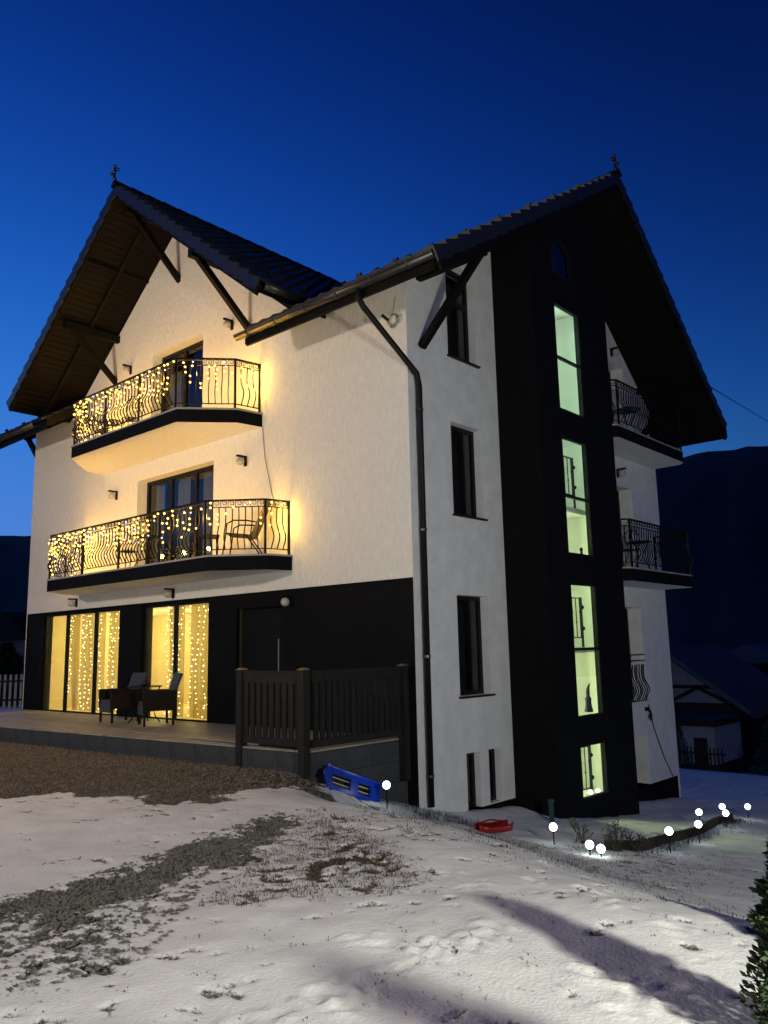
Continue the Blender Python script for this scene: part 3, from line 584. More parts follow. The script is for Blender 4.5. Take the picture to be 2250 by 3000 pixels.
for k in range(41): link('ridge_tile', ridge_me, mroof, mw=frame((OV - .36 - k * .41, YR, ZR + .045), (0, -1, 0), (1, 0, 0)))
for x in (OV - .04, W - OV + .04):
    hb(MB().beam((x, YR, ZR - .19), (x, YE, ZE - .19), .045, .22), 'barge_board', M['wood'], mroof); hb(MB().beam((x, YR, ZR - .19), (x, YB, ZB - .19), .045, .22), 'barge_board', M['wood'], mroof)
hb(MB().box((-2.9, YE - .02, ZE - .26), (OV - .1, YE + .03, ZE - .03)), 'fascia_board', M['wood'], mroof); hb(MB().box((W - OV + .1, YE - .02, ZE - .26), (-10.65, YE + .03, ZE - .03)), 'fascia_board', M['wood'], mroof)
# finials
for nm, o in (('finial', (XC, GY - .05, GZ + .1)), ('finial', (OV - .02, YR, ZR + .1))):
    b = MB(); x, y, z = o; ax = (1, 0, 0) if nm and y < 0 else (0, 1, 0); ax = Vector(ax)
    b.beam((x, y, z - .05), (x, y, z + .36), .035, .035); c = Vector((x, y, z + .24))
    b.beam(c - ax * .12, c + ax * .12, .03, .035)
    for q in (c + Vector((0, 0, .13)), c - ax * .13, c + ax * .13, c): b.ball(tuple(q), .038, 8, 5)
    b.ball((x, y, z + .08), .045, 8, 5); hb(b, nm, M['tile'])
# gutters
def gutter(x0, x1, y, z, name='gutter'):
    b = MB(); n = 10; r = .085
    for x in (x0, x1):
        for k in range(n + 1): a = math.pi + math.pi * k / n; b.v.append((x, y + r * math.cos(a), z + r * math.sin(a)))
        for k in range(n + 1): a = 2 * math.pi - math.pi * k / n; b.v.append((x, y + (r - .008) * math.cos(a), z + (r - .008) * math.sin(a)))
    m_ = 2 * n + 2
    for k in range(m_): b.f.append((k, (k + 1) % m_, m_ + (k + 1) % m_, m_ + k)); b.m.append(0)
    b.f.append(tuple(range(m_))[::-1]); b.f.append(tuple(range(m_, 2 * m_))); b.m += [0, 0]
    b.tube([(x0, y - r, z), (x1, y - r, z)], .012, 6)
    g = hb(b, name, M['gutter'], None, True)
    for x in np.arange(x0 + .35, x1, .75):
        bb = MB(); pts = [(x, y + (r + .006) * math.cos(math.pi + math.pi * k / 8), z + (r + .006) * math.sin(math.pi + math.pi * k / 8)) for k in range(9)]
        for p, q in zip(pts[:-1], pts[1:]): bb.beam(p, q, .035, .008, (0, 0, 1) if abs(p[2] - q[2]) < .02 else (0, 1, 0))
        hb(bb, 'gutter_bracket', M['gutter'], g)
    return g
gut = gutter(-3.05, OV - .02, YE - .10, ZE - .07); gutter(W - OV + .02, -11.0, YE - .10, ZE - .07)
b = MB()
gy_ = MB().tube([(XC + GH + .09, GY + .1, GZ - GS * GH - .05), (XC + GH + .09, -.7, GZ - GS * GH - .05)], .085, 10); hb(gy_, 'gable_gutter', M['gutter'], None, True)
dp = MB().tube([(0.0, YE - .10, ZE - .12), (0.0, YE - .10, ZE - .30), (.02, YE - .02, ZE - .42), (.10, .12, 6.0), (.10, .17, 5.8), (.10, .17, -.85)], .05, 12)
dp = hb(dp, 'downpipe', M['iron'], None, True)
for z in (5.4, 3.4, 1.4, -.4): hb(MB().tube([(.10, .17, z - .02), (.10, .17, z + .02)], .06, 10), 'pipe_clip', M['gutter'], dp)
hb(MB().tube([(.01, -.62, 6.83), (.03, -.5, 6.78)], .03, 6), 'pipe_clip', M['gutter'], dp)
# purlins and braces
def purlin(p, q, lo, hi, w=.13):
    pu = hb(MB().beam(p, q, w, .17), 'purlin', M['wood']); hb(MB().beam(lo, hi, .11, .12), 'brace', M['wood'], pu)
purlin((XC, .1, GZ - .40), (XC, GY + .25, GZ - .40), (XC + .05, .03, 9.86), (XC, GY + .45, GZ - .46))
for s, lo in ((-1, (-9.27, .03, 8.05)), (1, (-4.12, .03, 7.92))):
    px_ = XC + s * 2.5; z = GZ - .36 - GS * 2.5; purlin((px_, .1, z), (px_, GY + .2, z), lo, (px_, GY + .4, z - .05))
for s in (-1, 1):
    hb(MB().beam((XC + s * 1.25, GY + .06, GZ - T - .02 - GS * 1.25), (XC + s * 1.25, .1, GZ - T - .02 - GS * 1.25), .08, .08), 'lath', M['wood'], groof)
    hb(MB().beam((XC + s * .2, GY + .85, GZ - T - .2), (XC + s * GH, GY + .85, GZ - T - .03 - GS * GH), .07, .07, (s * GS, 0, 1)), 'rafter', M['wood'], groof)
for xs_ in (0, W):
    s = 1 if xs_ == 0 else -1; xo = xs_ + s * (OV - .15)
    for y, lo in ((.35, 6.55), (9.0, 6.6)):
        z = (sl(y) if y < YR else zb_(y)) - T - .09
        purlin((xs_ - s * .1, y, z), (xo, y, z), (xs_ + s * .03, y, lo), (xo - s * .12, y, z - .05))
    z = sl(2.35) - T - .09; hb(MB().beam((xs_ - s * .1, 2.35, z), (xo, 2.35, z), .14, .2), 'purlin', M['wood'])
# ------------------------------------------------------------------ balconies
def bal_mesh(h, bulge=.10):
    b = MB(); pts = []
    for k in range(11):
        t = k / 10; z = h * t
        off = bulge * (math.sin(math.pi * min(1, t / .58)) ** 1.5) * (1 if t < .58 else 0) - .02 * math.sin(math.pi * max(0, (t - .55) / .45)) * (t > .55)
        pts.append((0, -off, z))
    r = .009
    for p in pts: b.v += [(p[0] - r, p[1] - r, p[2]), (p[0] + r, p[1] - r, p[2]), (p[0] + r, p[1] + r, p[2]), (p[0] - r, p[1] + r, p[2])]
    for k in range(len(pts) - 1):
        for j in range(4): a = k * 4; b.f.append((a + j, a + (j + 1) % 4, a + 4 + (j + 1) % 4, a + 4 + j)); b.m.append(0)
    return b.mesh('baluster', M['iron'])
BH = .78; bal_me = bal_mesh(BH); post_me = MB().box((-.018, -.018, 0), (.018, .018, 1.02)).mesh('post', M['iron'])
def key_pts(w, h):  # Greek key strokes inside a w x h cell
    P = [(0, 0), (0, 1), (.82, 1), (.82, .30), (.36, .30), (.36, .62)]
    return [(x * w, z * h) for x, z in P]
def balcony(name, poly, zbot, wallside, label_parts=None, th=.25, posts=3):
    """poly: open polyline of outer edge (from wall to wall); slab closed along the wall"""
    b = MB(); ztop_ = zbot + th; b.prism(poly, zbot, ztop_, (1, 2, 0)); big = [Vector((x, y)) for x, y in poly]
    c = sum(big, Vector((0, 0))) / len(big); lip = [tuple(p + (p - c).normalized() * .025) for p in big]
    slab_ = hb(b, name, [M['white'], M['black'], M['slabtop']]); hb(MB().prism(lip, ztop_ + .002, ztop_ + .035, (0, 0, 0)), 'slab_edge', M['slabtop'], slab_)
    z0 = ztop_ + .035; ins = .07; ring = [p - (p - c).normalized() * ins for p in big]
    if wallside == 'y':
        ring[0].y = ring[-1].y = -.02
    else:
        ring[0].x = ring[-1].x = .02
    fr = MB(); rails = MB(); acc = []
    for p, q in zip(ring[:-1], ring[1:]):
        d = q - p; L = d.length; d.normalize(); nrm = Vector((d.y, -d.x)); ang = math.atan2(d.y, d.x)
        A = lambda s, z: (p.x + d.x * s, p.y + d.y * s, z)
        rails.beam(A(0, z0 + 1.0), A(L, z0 + 1.0), .045, .022); rails.beam(A(0, z0 + .87), A(L, z0 + .87), .022, .016); rails.beam(A(0, z0 + .10), A(L, z0 + .10), .022, .016)
        nb = max(1, int(L / .115))
        for k in range(1, nb):
            s = L * k / nb; m = Matrix.Rotation(ang, 4, 'Z'); m.translation = Vector(A(s, z0 + .09)) + HOFF; link('baluster', bal_me, slab_, mw=m)
        npst = max(1, round(L / 1.45))
        for k in range(npst + 1):
            if k == npst and (q - ring[-1]).length > .01: continue
            m = Matrix.Rotation(ang, 4, 'Z'); m.translation = Vector(A(L * k / npst, z0 - .01)) + HOFF; link('post', post_me, slab_, mw=m)
        nk = max(1, int(L / .125)); kw = L / nk
        for k in range(nk):
            pts = [A(k * kw + u, z0 + .885 + v) for u, v in key_pts(kw * .92, .095)]
            for a, c2 in zip(pts[:-1], pts[1:]): fr.beam(a, c2, .010, .012, (d.y, -d.x, 0))
    hb(rails, 'rail', M['iron'], slab_); hb(fr, 'frieze', M['iron'], slab_); return slab_, ring, z0
LOWP = [(-10.55, 0), (-9.87, -1.2), (-3.8, -1.2), (-3.0, -.55), (-2.86, 0)]
LOWP = [(-10.58, 0), (-10.5, -.5), (-9.87, -1.2), (-3.8, -1.2), (-2.95, -.5), (-2.86, 0)]
UPP = [(-9.72, 0), (-9.6, -.5), (-8.6, -1.4), (-4.55, -1.4), (-3.8, -.55), (-3.72, 0)]
balL, ringL, zL = balcony('balcony', LOWP, 2.97, 'y'); balU, ringU, zU = balcony('balcony', UPP, 5.84, 'y')
RB1 = [(0, 5.62), (.7, 5.62), (.93, 5.9), (.93, 9.1), (.8, 9.3), (0, 9.3)]; RB2 = [(0, 5.62), (.6, 5.62), (.86, 5.9), (.86, 9.35), (.7, 9.55), (0, 9.55)]
balcony('balcony', RB1, 2.80, 'x'); balcony('balcony', RB2, 5.84, 'x')
# french railing of the rear mid-level door
b = MB(); 
for z in (.26, 1.15, 1.28): b.beam((.03, 6.75, z), (.03, 8.22, z), .02, .02)
fr_ = hb(b, 'french_railing', M['iron'])
for y in np.arange(6.85, 8.2, .115): m = Matrix.Rotation(R_(90), 4, 'Z'); m.translation = Vector((.03, y, .28)) + HOFF; link('baluster', bal_me, fr_, mw=m)
# icicle lights on the two front balconies
bulb_me = ico(.022).mesh('bulb', M['bulb']); bulbw_me = ico(.018).mesh('bulb', M['bulbw'])
def icicles(ring, z0, label, seed, total, skew):
    r = random.Random(seed); th = thing('icicle_lights', (ring[0].x, ring[0].y, z0), label, 'string lights', None); o = Vector((ring[0].x, ring[0].y, z0)); w = MB()
    segs = [(p, q) for p, q in zip(ring[:-1], ring[1:])]; Ls = [(q - p).length for p, q in segs]; tot = sum(Ls); s = .08; n = 0; top = []
    while s < tot - .03:
        k = 0; u = s
        while u > Ls[k]: u -= Ls[k]; k += 1
        p, q = segs[k]; d = (q - p) / Ls[k]; nn = Vector((d.y, -d.x)); c = p + d * u + nn * .035; t = s / tot
        dens = 1 - skew * min(1, t * 1.25); ln = r.choice((.18, .3, .45, .6, .75)) * (.55 + .75 * dens); top.append((c.x - o.x, c.y - o.y, .95))
        pts = [(c.x - o.x, c.y - o.y, .96)]; z = .95 - r.uniform(0, .05)
        while z > .95 - ln:
            pts.append((c.x - o.x + r.uniform(-.03, .03), c.y - o.y + r.uniform(-.03, .02), z))
            if r.random() < .45 + .5 * dens: link('bulb', bulbw_me if r.random() < .14 else bulb_me, th, loc=pts[-1]); n += 1
            z -= r.uniform(.075, .12)
        if len(pts) > 1: w.tube(pts, .003, 3)
        s += r.uniform(.085, .135) * (1 + .8 * (1 - dens))
    w.tube(top, .004, 3); w.build('wire', M['wire'], th)
    for k in range(9):                              # the light of the string itself
        u = tot * (k + .5) / 9; j = 0; pw_ = (1.25 - .5 * k / 9)
        while u > Ls[j]: u -= Ls[j]; j += 1
        p, q = segs[j]; d = (q - p) / Ls[j]; c = p + d * u - Vector((d.y, -d.x)) * .05
        plight('string_light', (c.x, c.y, z0 + .72), 30 * pw_, (1, .53, .09), .05)
    c = ring[-1]; plight('string_light', (c.x + .04, c.y - .10, z0 + .8), 5, (1, .62, .05), .02); plight('string_light', (c.x + .04, c.y - .12, z0 + .45), 4, (1, .62, .05), .02)
    return n
nb1 = icicles(ringL, zL, 'icicle fairy lights hung along the lower longer front balcony railing', 3, 150, .75); nb2 = icicles(ringU, zU, 'icicle fairy lights hung along the upper front balcony railing', 4, 150, .6)
print('bulbs', nb1, nb2)
# ------------------------------------------------------------------ wall lamps
def wall_lamp():
    t = thing('wall_lamp', (0, 0, 0), 'x', 'lamp')
    MB().box((-.04, -.03, -.14), (.04, 0, .10)).box((-.035, -.26, .06), (.035, -.03, .10)).build('bracket', M['frame'], t)
    MB().ball((0, -.16, -.045), .095, 14, 8).build('globe', M['lampglobe'], t, True); return t
lp = wall_lamp(); first = True
for (x, y, z, rz, lab) in [(-4.70, 0, 8.24, 0, 'unlit globe wall lamp right of the upper front balcony door'), (-8.60, 0, 8.25, 0, 'unlit globe wall lamp left of the upper front balcony door'), (-4.22, 0, 5.26, 0, 'unlit globe wall lamp right of the lower front balcony door'),
        (-9.05, 0, 5.26, 0, 'unlit globe wall lamp left of the lower front balcony door'), (-6.62, 0, 2.80, 0, 'unlit globe wall lamp over the two pane terrace window'), (-10.76, 0, 2.82, 0, 'unlit globe wall lamp over the three pane terrace window'),
        (-2.92, .02, 2.44, 0, 'unlit globe wall lamp on the black wall by the front door'), (0, 7.50, 5.45, 1, 'unlit globe wall lamp by the lower rear balcony door'), (0, 7.62, 8.42, 1, 'unlit globe wall lamp by the upper rear balcony door')]:
    o = lp if first else copy_tree(lp); first = False; o.location = (x, y, z); o.rotation_euler = (0, 0, R_(90) * rz); o.scale = (.85, .85, .85); o['label'] = lab; o['group'] = 'globe wall lamps on the house'
# cables on the walls
b = MB(); 
for k in range(6): pts = [(-.28 + (.10 + .012 * k) * math.cos(a) * .8 + .01 * k, -.02 - .008 * k, 7.0 + (.13 - .008 * k) * math.sin(a)) for a in np.linspace(0, 6.1, 16)]; b.tube(pts, .006, 4)
b.tube([(-.26, -.03, 7.12), (-.23, -.02, 7.35), (-.22, .01, 7.45)], .006, 4)
tag(b.build('cable_coil', M['gcable']), 'coil of grey cable hung on the front wall under the eave by the corner', 'cable')
tag(MB().tube([(-3.70, -.012, 5.84), (-3.62, -.012, 5.2), (-3.42, -.012, 4.5), (-3.3, -.012, 4.2)], .007, 4).build('wall_cable', M['gcable']), 'thin cable running down the front wall between the balconies', 'cable')
tag(MB().tube([(.015, 8.25, .15), (.015, 8.45, -.4), (.015, 8.9, -1.1), (.012, 9.3, -1.55)], .012, 4).build('wall_cable', M['cable']), 'dark cable slanting down the rear part of the side wall', 'cable')
tag(MB().tube([(1.5, 9.3, 7.70), (-2.86, 30, 11.75), (-7.1, 50, 15.6)], .012, 5).build('power_cable', M['cable']), 'overhead power cable leaving the rear of the roof', 'cable')
b = MB().box((.01, 8.05, .02), (.05, 8.2, .10)).tube([(.05, 8.1, .1), (.12, 8.12, 0), (.06, 8.14, -.12), (.1, 8.2, -.18)], .02, 6).tube([(.05, 8.16, .04), (.09, 8.22, -.08), (.05, 8.24, -.2)], .018, 6)
tag(b.build('wall_tap', M['iron']), 'small dark tap with hose stub on the side wall under the french railing', 'tap')
# ------------------------------------------------------------------ figurines on the stair window sills
b = MB(); y = 0; z = 0; x = 0
b.lathe([(.13, 0), (.14, .03), (.10, .2), (.09, .34), (.11, .42), (.055, .5), (.06, .56), (.05, .62), (.01, .66)], (x, y, z), 12)
b.lathe([(.07, 0), (.08, .008), (.05, .03)], (x, y, z + .60), 12); b.tube([(x, y, z + .60), (x, y + .02, z + .74), (x, y + .10, z + .84), (x, y + .19, z + .90)], [.065, .05, .03, .006], 8)
b.tube([(x, y - .08, z + .38), (x, y - .13, z + .30), (x, y - .10, z + .2)], .025, 6)
fg = b.build('figurine', M['figure'], None, True, (TX - .24, 4.27, .285)); fg.scale = (.58, .58, .58); tag(fg, 'dark cloaked figurine with a bent pointed hat on a stair window sill', 'figurine')
b = MB().lathe([(.04, 0), (.045, .02), (.025, .06), (.02, .09), (.035, .12), (.03, .15), (.01, .17)], (TX - .22, 4.32, 3.215), 10); tag(b.build('vase', M['iron'], None, True), 'small dark vase on the sill of the middle stair window', 'vase')
# ------------------------------------------------------------------ terrace
TZ = .17; TE = lambda x: -2.02 - (x + .25) * -.066
TPOLY = [(-.25, .018), (-17, .018), (-17, TE(-17)), (-.25, TE(-.25))]
terr = tag(MB().prism(TPOLY, -.9, TZ - .025).build('terrace', M['grout']), 'paved stone terrace with grey tiled edge in front of the house', kind='structure')
ft = MB().box((-.298, -.298, 0), (.298, .298, .024)).mesh('paving_slab', M['stone'])
for i in range(28):
    for j in range(5):
        x, y = -.56 - i * .6, -.29 - j * .6
        if y - .3 < TE(x) - .05: 
            continue
        link('paving_slab', ft, terr, loc=(x, y, TZ - .025 + rng.uniform(0, .002)))
b = MB()
for i in range(28): x = -.25 - i * .6; b.hexa([(x - .597, TE(x - .6) - .02, TZ - .025), (x - .003, TE(x) - .02, TZ - .025), (x - .003, -2.0 + .3 * (TE(x) < -2.2), TZ - .025), (x - .597, -2.0 + .3 * (TE(x) < -2.2), TZ - .025), (x - .597, TE(x - .6) - .02, TZ - .003), (x - .003, TE(x) - .02, TZ - .003), (x - .003, -1.99, TZ - .003), (x - .597, -1.99, TZ - .003)])
b.box((-.5, -2.0, TZ - .02), (-.235, .018, TZ + .004)); b.build('coping', M['stone'], terr)
wt = MB().box((-.297, -.012, 0), (.297, .012, .29)).mesh('wall_tile', M['slate'])
for i in range(28):
    x = -.25 - .3 - i * .6; o = link('wall_tile', wt, terr, loc=(x, TE(x) - .012, -.155)); o.rotation_euler = (0, 0, math.atan(.066) * 1)
for r in range(4):
    for c in range(4):
        y = TE(-.25) + .3 + c * .6 - (.3 if r % 2 else 0)
        if y - .3 < TE(-.25) - .31 or y > .25: continue
        o = link('wall_tile', wt, terr, loc=(-.238 + rng.uniform(-.002, .003), min(max(y, TE(-.25) + .29), -.29), TZ - .025 - .30 - r * .30)); o.rotation_euler = (0, 0, R_(90))
# wooden fence on the terrace corner
fen = thing('wooden_fence', (-.27, -2.05, -.12), 'dark wooden slatted railing at the terrace corner by the blue sled', 'fence'); FO = Vector((-.27, -2.05, -.12))
def fb(mb, name, m): mb.v = [tuple(Vector(v) - FO) for v in mb.v]; return mb.build(name, m, fen)
PX1, PX2, PY = -1.63, -.27, -2.10
for (x, y, zb0) in ((PX1, PY, -.2), (PX2, PY, -.25), (-.16, -.12, -.45)):
    po = fb(MB().box((x - .06, y - .06, zb0), (x + .06, y + .06, 1.265)), 'post', M['fence']); fb(MB().hexa([(x - .075, y - .075, 1.266), (x + .075, y - .075, 1.266), (x + .075, y + .075, 1.266), (x - .075, y + .075, 1.266), (x - .03, y - .03, 1.295), (x + .03, y - .03, 1.295), (x + .03, y + .03, 1.295), (x - .03, y + .03, 1.295)]), 'post_cap', M['fencecap'])
fb(MB().box((PX1 + .06, PY - .02, 1.08), (PX2 - .06, PY + .04, 1.22)).box((PX1 + .06, PY - .035, 1.222), (PX2 - .06, PY + .055, 1.25)), 'rail', M['fence']); fb(MB().box((PX1 + .06, PY - .02, .22), (PX2 - .06, PY + .04, .32)), 'rail', M['fence'])
ns = 9
for k in range(ns): x = PX1 + .12 + (PX2 - PX1 - .24) * k / (ns - 1); fb(MB().box((x - .045, PY - .012, .321), (x + .045, PY + .012, 1.079)), 'slat', M['fence'])
XS = -.19
fb(MB().box((XS - .03, PY + .06, 1.10), (XS + .03, -.18, 1.22)).box((XS - .045, PY + .06, 1.222), (XS + .045, -.18, 1.25)), 'rail', M['fence']); fb(MB().box((XS - .03, PY + .06, .22), (XS + .03, -.18, .32)), 'rail', M['fence'])
for k in range(15): y = PY + .15 + (1.72) * k / 14; fb(MB().box((XS - .012, y - .042, .321), (XS + .012, y + .042, 1.099)), 'slat', M['fence'])
# rattan armchairs and glass table on the terrace
def armchair():
    t = thing('rattan_armchair', (0, 0, 0), 'x', 'chair'); w, d = .30, .30
    for s in (-1, 1):
        MB().hexa([(s * w - .035, -d, .28), (s * w + .035, -d, .28), (s * w + .035, d, .28), (s * w - .035, d, .28), (s * w - .04, -d - .02, .66), (s * w + .04, -d - .02, .66), (s * w + .04, d + .03, .66), (s * w - .04, d + .03, .66)]).build('armrest', M['rattan'], t)
        for yy in (-d + .03, d - .03): MB().beam((s * w, yy, 0), (s * w, yy, .30), .04, .04).build('leg', M['rattan'], t)
    MB().box((-w + .036, -d + .01, .38), (w - .036, d, .45)).build('seat', M['rattan_pad'], t); MB().box((-w + .036, -d - .005, .20), (w - .036, -d + .02, .379)).build('front_panel', M['rattan_pad'], t)
    b = MB()
    for k in range(6):
        a, c = k / 6, (k + 1) / 6; f = lambda q: (d - .02 + .14 * q ** 1.5, .45 + .52 * q)
        (y0, z0), (y1, z1) = f(a), f(c); ww = lambda q: w - .02 + .04 * q
        b.hexa([(-ww(a), y0 - .02, z0), (ww(a), y0 - .02, z0), (ww(a), y0 + .03, z0), (-ww(a), y0 + .03, z0), (-ww(c), y1 - .02, z1), (ww(c), y1 - .02, z1), (ww(c), y1 + .03, z1), (-ww(c), y1 + .03, z1)])
    b.build('backrest', M['rattan_pad'], t); return t
ch = armchair(); c2 = copy_tree(ch)
for o, p, a, lab in ((ch, (-7.30, -.78), -8, 'dark rattan armchair on the terrace beside the black pier'), (c2, (-5.95, -.78), -22, 'dark rattan armchair on the terrace before the two pane window')):
    o.location = (*p, TZ); o.rotation_euler = (0, 0, R_(a)); o['label'] = lab; o['group'] = 'rattan armchairs on the terrace'
t = thing('glass_table', (-6.62, -.62, TZ), 'small round glass top table between the two rattan armchairs', 'table')
MB().lathe([(.001, .72), (.33, .72), (.335, .727), (.33, .735), (.001, .735)], n=24).build('table_top', M['dglass'], t); MB().lathe([(.325, .70), (.34, .70), (.34, .719), (.325, .719), (.325, .70)], n=24).build('rim', M['iron'], t)
for k in range(4): a = R_(45 + 90 * k); MB().tube([(.3 * math.cos(a), .3 * math.sin(a), .70), (.12 * math.cos(a), .12 * math.sin(a), .40), (.22 * math.cos(a), .22 * math.sin(a), .12), (.32 * math.cos(a), .32 * math.sin(a), 0)], .013, 6).build('leg', M['iron'], t)
b = MB().lathe([(.001, 0), (.05, 0), (.06, .04), (.045, .09), (.02, .10)], n=10).ball((.09, .02, .035), .035, 8, 5).ball((-.07, .03, .03), .03, 8, 5); tag(b.build('table_ornament', M['figure'], None, True, (-6.62, -.62, TZ + .735)), 'small dark ornament standing on the glass terrace table', 'ornament')
# balcony furniture
def bistro_table(loc, lab, r=.28, h=.68):
    t = thing('bistro_table', loc, lab, 'table', 'iron bistro sets on the balconies'); b = MB()
    for q in (1, .75, .5, .25): b.tube([(r * q * math.cos(a), r * q * math.sin(a), h) for a in np.linspace(0, 6.283, 19)[:-1]], .009, 5, closed=True)
    for k in range(10): a = R_(36 * k); b.beam((0, 0, h), (r * math.cos(a), r * math.sin(a), h), .012, .008)
    b.build('table_top', M['iron'], t)
    for k in range(3): a = R_(120 * k + 20); MB().tube([(.2 * math.cos(a), .2 * math.sin(a), h), (.06 * math.cos(a), .06 * math.sin(a), h * .55), (.14 * math.cos(a), .14 * math.sin(a), .2), (.24 * math.cos(a), .24 * math.sin(a), 0)], .011, 6).build('leg', M['iron'], t)
def bistro_chair(loc, rz, lab):
    t = thing('bistro_chair', loc, lab, 'chair', 'iron bistro sets on the balconies', rz); b = MB()
    for q in (1, .6): b.tube([(.19 * q * math.cos(a), .19 * q * math.sin(a), .44) for a in np.linspace(0, 6.283, 15)[:-1]], .01, 5, closed=True)
    for k in range(8): a = R_(45 * k); b.beam((0, 0, .44), (.19 * math.cos(a), .19 * math.sin(a), .44), .014, .008)
    b.build('seat', M['iron'], t)
    for k in range(4): a = R_(45 + 90 * k); MB().tube([(.17 * math.cos(a), .17 * math.sin(a), .44), (.21 * math.cos(a), .21 * math.sin(a), 0)], .010, 6).build('leg', M['iron'], t)
    b = MB().tube([(-.18, .15, .44), (-.19, .2, .75), (-.1, .22, .88), (0, .225, .91), (.1, .22, .88), (.19, .2, .75), (.18, .15, .44)], .011, 6)
    for x in (-.1, -.03, .04, .11): b.tube([(x, .17, .46), (x + .03, .2, .62), (x - .03, .21, .74), (x, .22, .88)], .007, 5)
    b.build('backrest', M['iron'], t)
bistro_table((-6.6, -.72, zL), 'round iron bistro table on the lower front balcony'); bistro_chair((-7.35, -.66, zL), R_(90), 'iron bistro chair on the lower front balcony'); 
bistro_table((-7.9, -.85, zU), 'round iron bistro table on the upper front balcony', h=.5); bistro_chair((-8.5, -.7, zU), R_(90), 'iron bistro chair at the left end of the upper front balcony'.replace('at the left end of', 'away from the door of')); bistro_chair((-7.2, -.8, zU), R_(-90), 'iron bistro chair before the door of the upper front balcony')
bistro_table((.45, 7.4, 3.085), 'round iron bistro table on the lower rear balcony'); bistro_chair((.5, 6.7, 3.085), 0, 'iron bistro chair on the lower rear balcony'); bistro_table((.45, 7.3, 6.125), 'round iron bistro table on the upper rear balcony')
t = thing('garden_chair', (-3.75, -.45, zL), 'high backed sling garden chair near the wall end of the lower front balcony', 'chair', None, R_(-50))
MB().hexa([(-.25, -.25, .42), (.25, -.25, .42), (.25, .22, .37), (-.25, .22, .37), (-.25, -.25, .445), (.25, -.25, .445), (.25, .22, .395), (-.25, .22, .395)]).build('seat', M['sling'], t)
MB().hexa([(-.25, .20, .37), (.25, .20, .37), (.25, .225, .36), (-.25, .225, .36), (-.24, .50, 1.06), (.24, .50, 1.06), (.24, .53, 1.05), (-.24, .53, 1.05)]).build('backrest', M['sling'], t)
for s in (-1, 1):
    MB().tube([(s * .28, -.30, 0), (s * .28, -.24, .42), (s * .29, -.22, .60), (s * .30, -.1, .66), (s * .30, .15, .65), (s * .28, .33, .62)], .014, 6).build('armrest', M['iron'], t); MB().tube([(s * .27, .12, .40), (s * .27, .40, 0)], .014, 6).build('leg', M['iron'], t)
t = thing('folding_table', (-4.55, -.62, zL), 'small folding table with crossed legs beside the sling garden chair', 'table', None, R_(-35)); MB().box((-.24, -.2, .45), (.24, .2, .475)).build('table_top', M['iron'], t)
for s in (-1, 1): MB().beam((-.2, s * .17, 0), (.2, s * .17, .45), .02, .02).build('leg', M['iron'], t); MB().beam((.2, s * .15, 0), (-.2, s * .15, .45), .02, .02).build('leg', M['iron'], t)
# ------------------------------------------------------------------ sleds
t = thing('blue_sled', (.03, -1.5, zi(.03, -1.5)), 'blue plastic sled leaning on the grey terrace wall', 'sled')
SO = Vector(t.location)
nose, tail = Vector((.02, -2.10, -.10)), Vector((.06, -.95, -.53)); ax = (tail - nose).normalized(); upv = Vector((-.25, 0, 1)); upv = (upv - ax * upv.dot(ax)).normalized(); nn = ax.cross(upv)
LN = (tail - nose).length
def SP(u, v, w=0): return nose + ax * (u * LN) + upv * v + nn * w - SO
outl = [(-.02, .03), (.06, .115), (.18, .15), (.35, .155), (.6, .15), (1, .15), (1, -.15), (.6, -.15), (.35, -.155), (.2, -.14), (.08, -.07)]
def shell(b, o, holes, w0, w1):
    # body as strips between the outline and the holes, built from boxes along the sled
    us = np.linspace(0, 1, 25)
    top = lambda u: float(np.interp(u, [0, .06, .18, .35, 1], [.04, .115, .15, .155, .15])); bot = lambda u: float(np.interp(u, [0, .08, .2, .35, 1], [0, -.07, -.14, -.155, -.15]))
    curl = lambda u: .10 * max(0, (.22 - u) / .22) ** 2
    for a, c in zip(us[:-1], us[1:]):
        m = (a + c) / 2; segs = [(bot(a), top(a), bot(c), top(c))]
        for (h0, h1, v0, v1) in holes:
            if h0 < m < h1: segs = [(bot(a), v0, bot(c), v0), (v1, top(a), v1, top(c))]
        for s0, s1, s2, s3 in segs:
            wa, wc = curl(a), curl(c)
            b.hexa([SP(a, s0, w0 + wa), SP(c, s2, w0 + wc), SP(c, s3, w0 + wc), SP(a, s1, w0 + wa), SP(a, s0, w1 + wa), SP(c, s2, w1 + wc), SP(c, s3, w1 + wc), SP(a, s1, w1 + wa)])
b = MB(); shell(b, None, [(.20, .50, -.075, .075), (.62, .82, -.075, .075)], -.012, .012); b.build('deck', M['blue'], t)
for s in (-1, 1): MB().tube([SP(u, s * .155, .02 + .10 * max(0, (.22 - u) / .22) ** 2) for u in (.12, .25, .4, .6, .8, 1)], .022, 6).build('rim', M['blue'], t); MB().tube([SP(u, s * .11, -.05 + .1 * max(0, (.22 - u) / .22) ** 2) for u in (.15, .3, .6, .98)], .02, 6).build('runner', M['blue'], t)
for v in (-.02, .05): MB().beam(SP(.2, v, -.045), SP(.84, v, -.045), .008, .014).build('rod', M['rope'], t)
MB().tube([SP(.35, -.16, .02), SP(.42, -.26, .05), SP(.46, -.33, .07)], .01, 5).build('rope', M['rope'], t)
rx, ry = 1.38, -.05; t = thing('red_sled', (rx, ry, zi(rx, ry)), 'small red plastic sled lying on the snow below the side windows', 'sled', None, R_(62))
b = MB(); prof = []
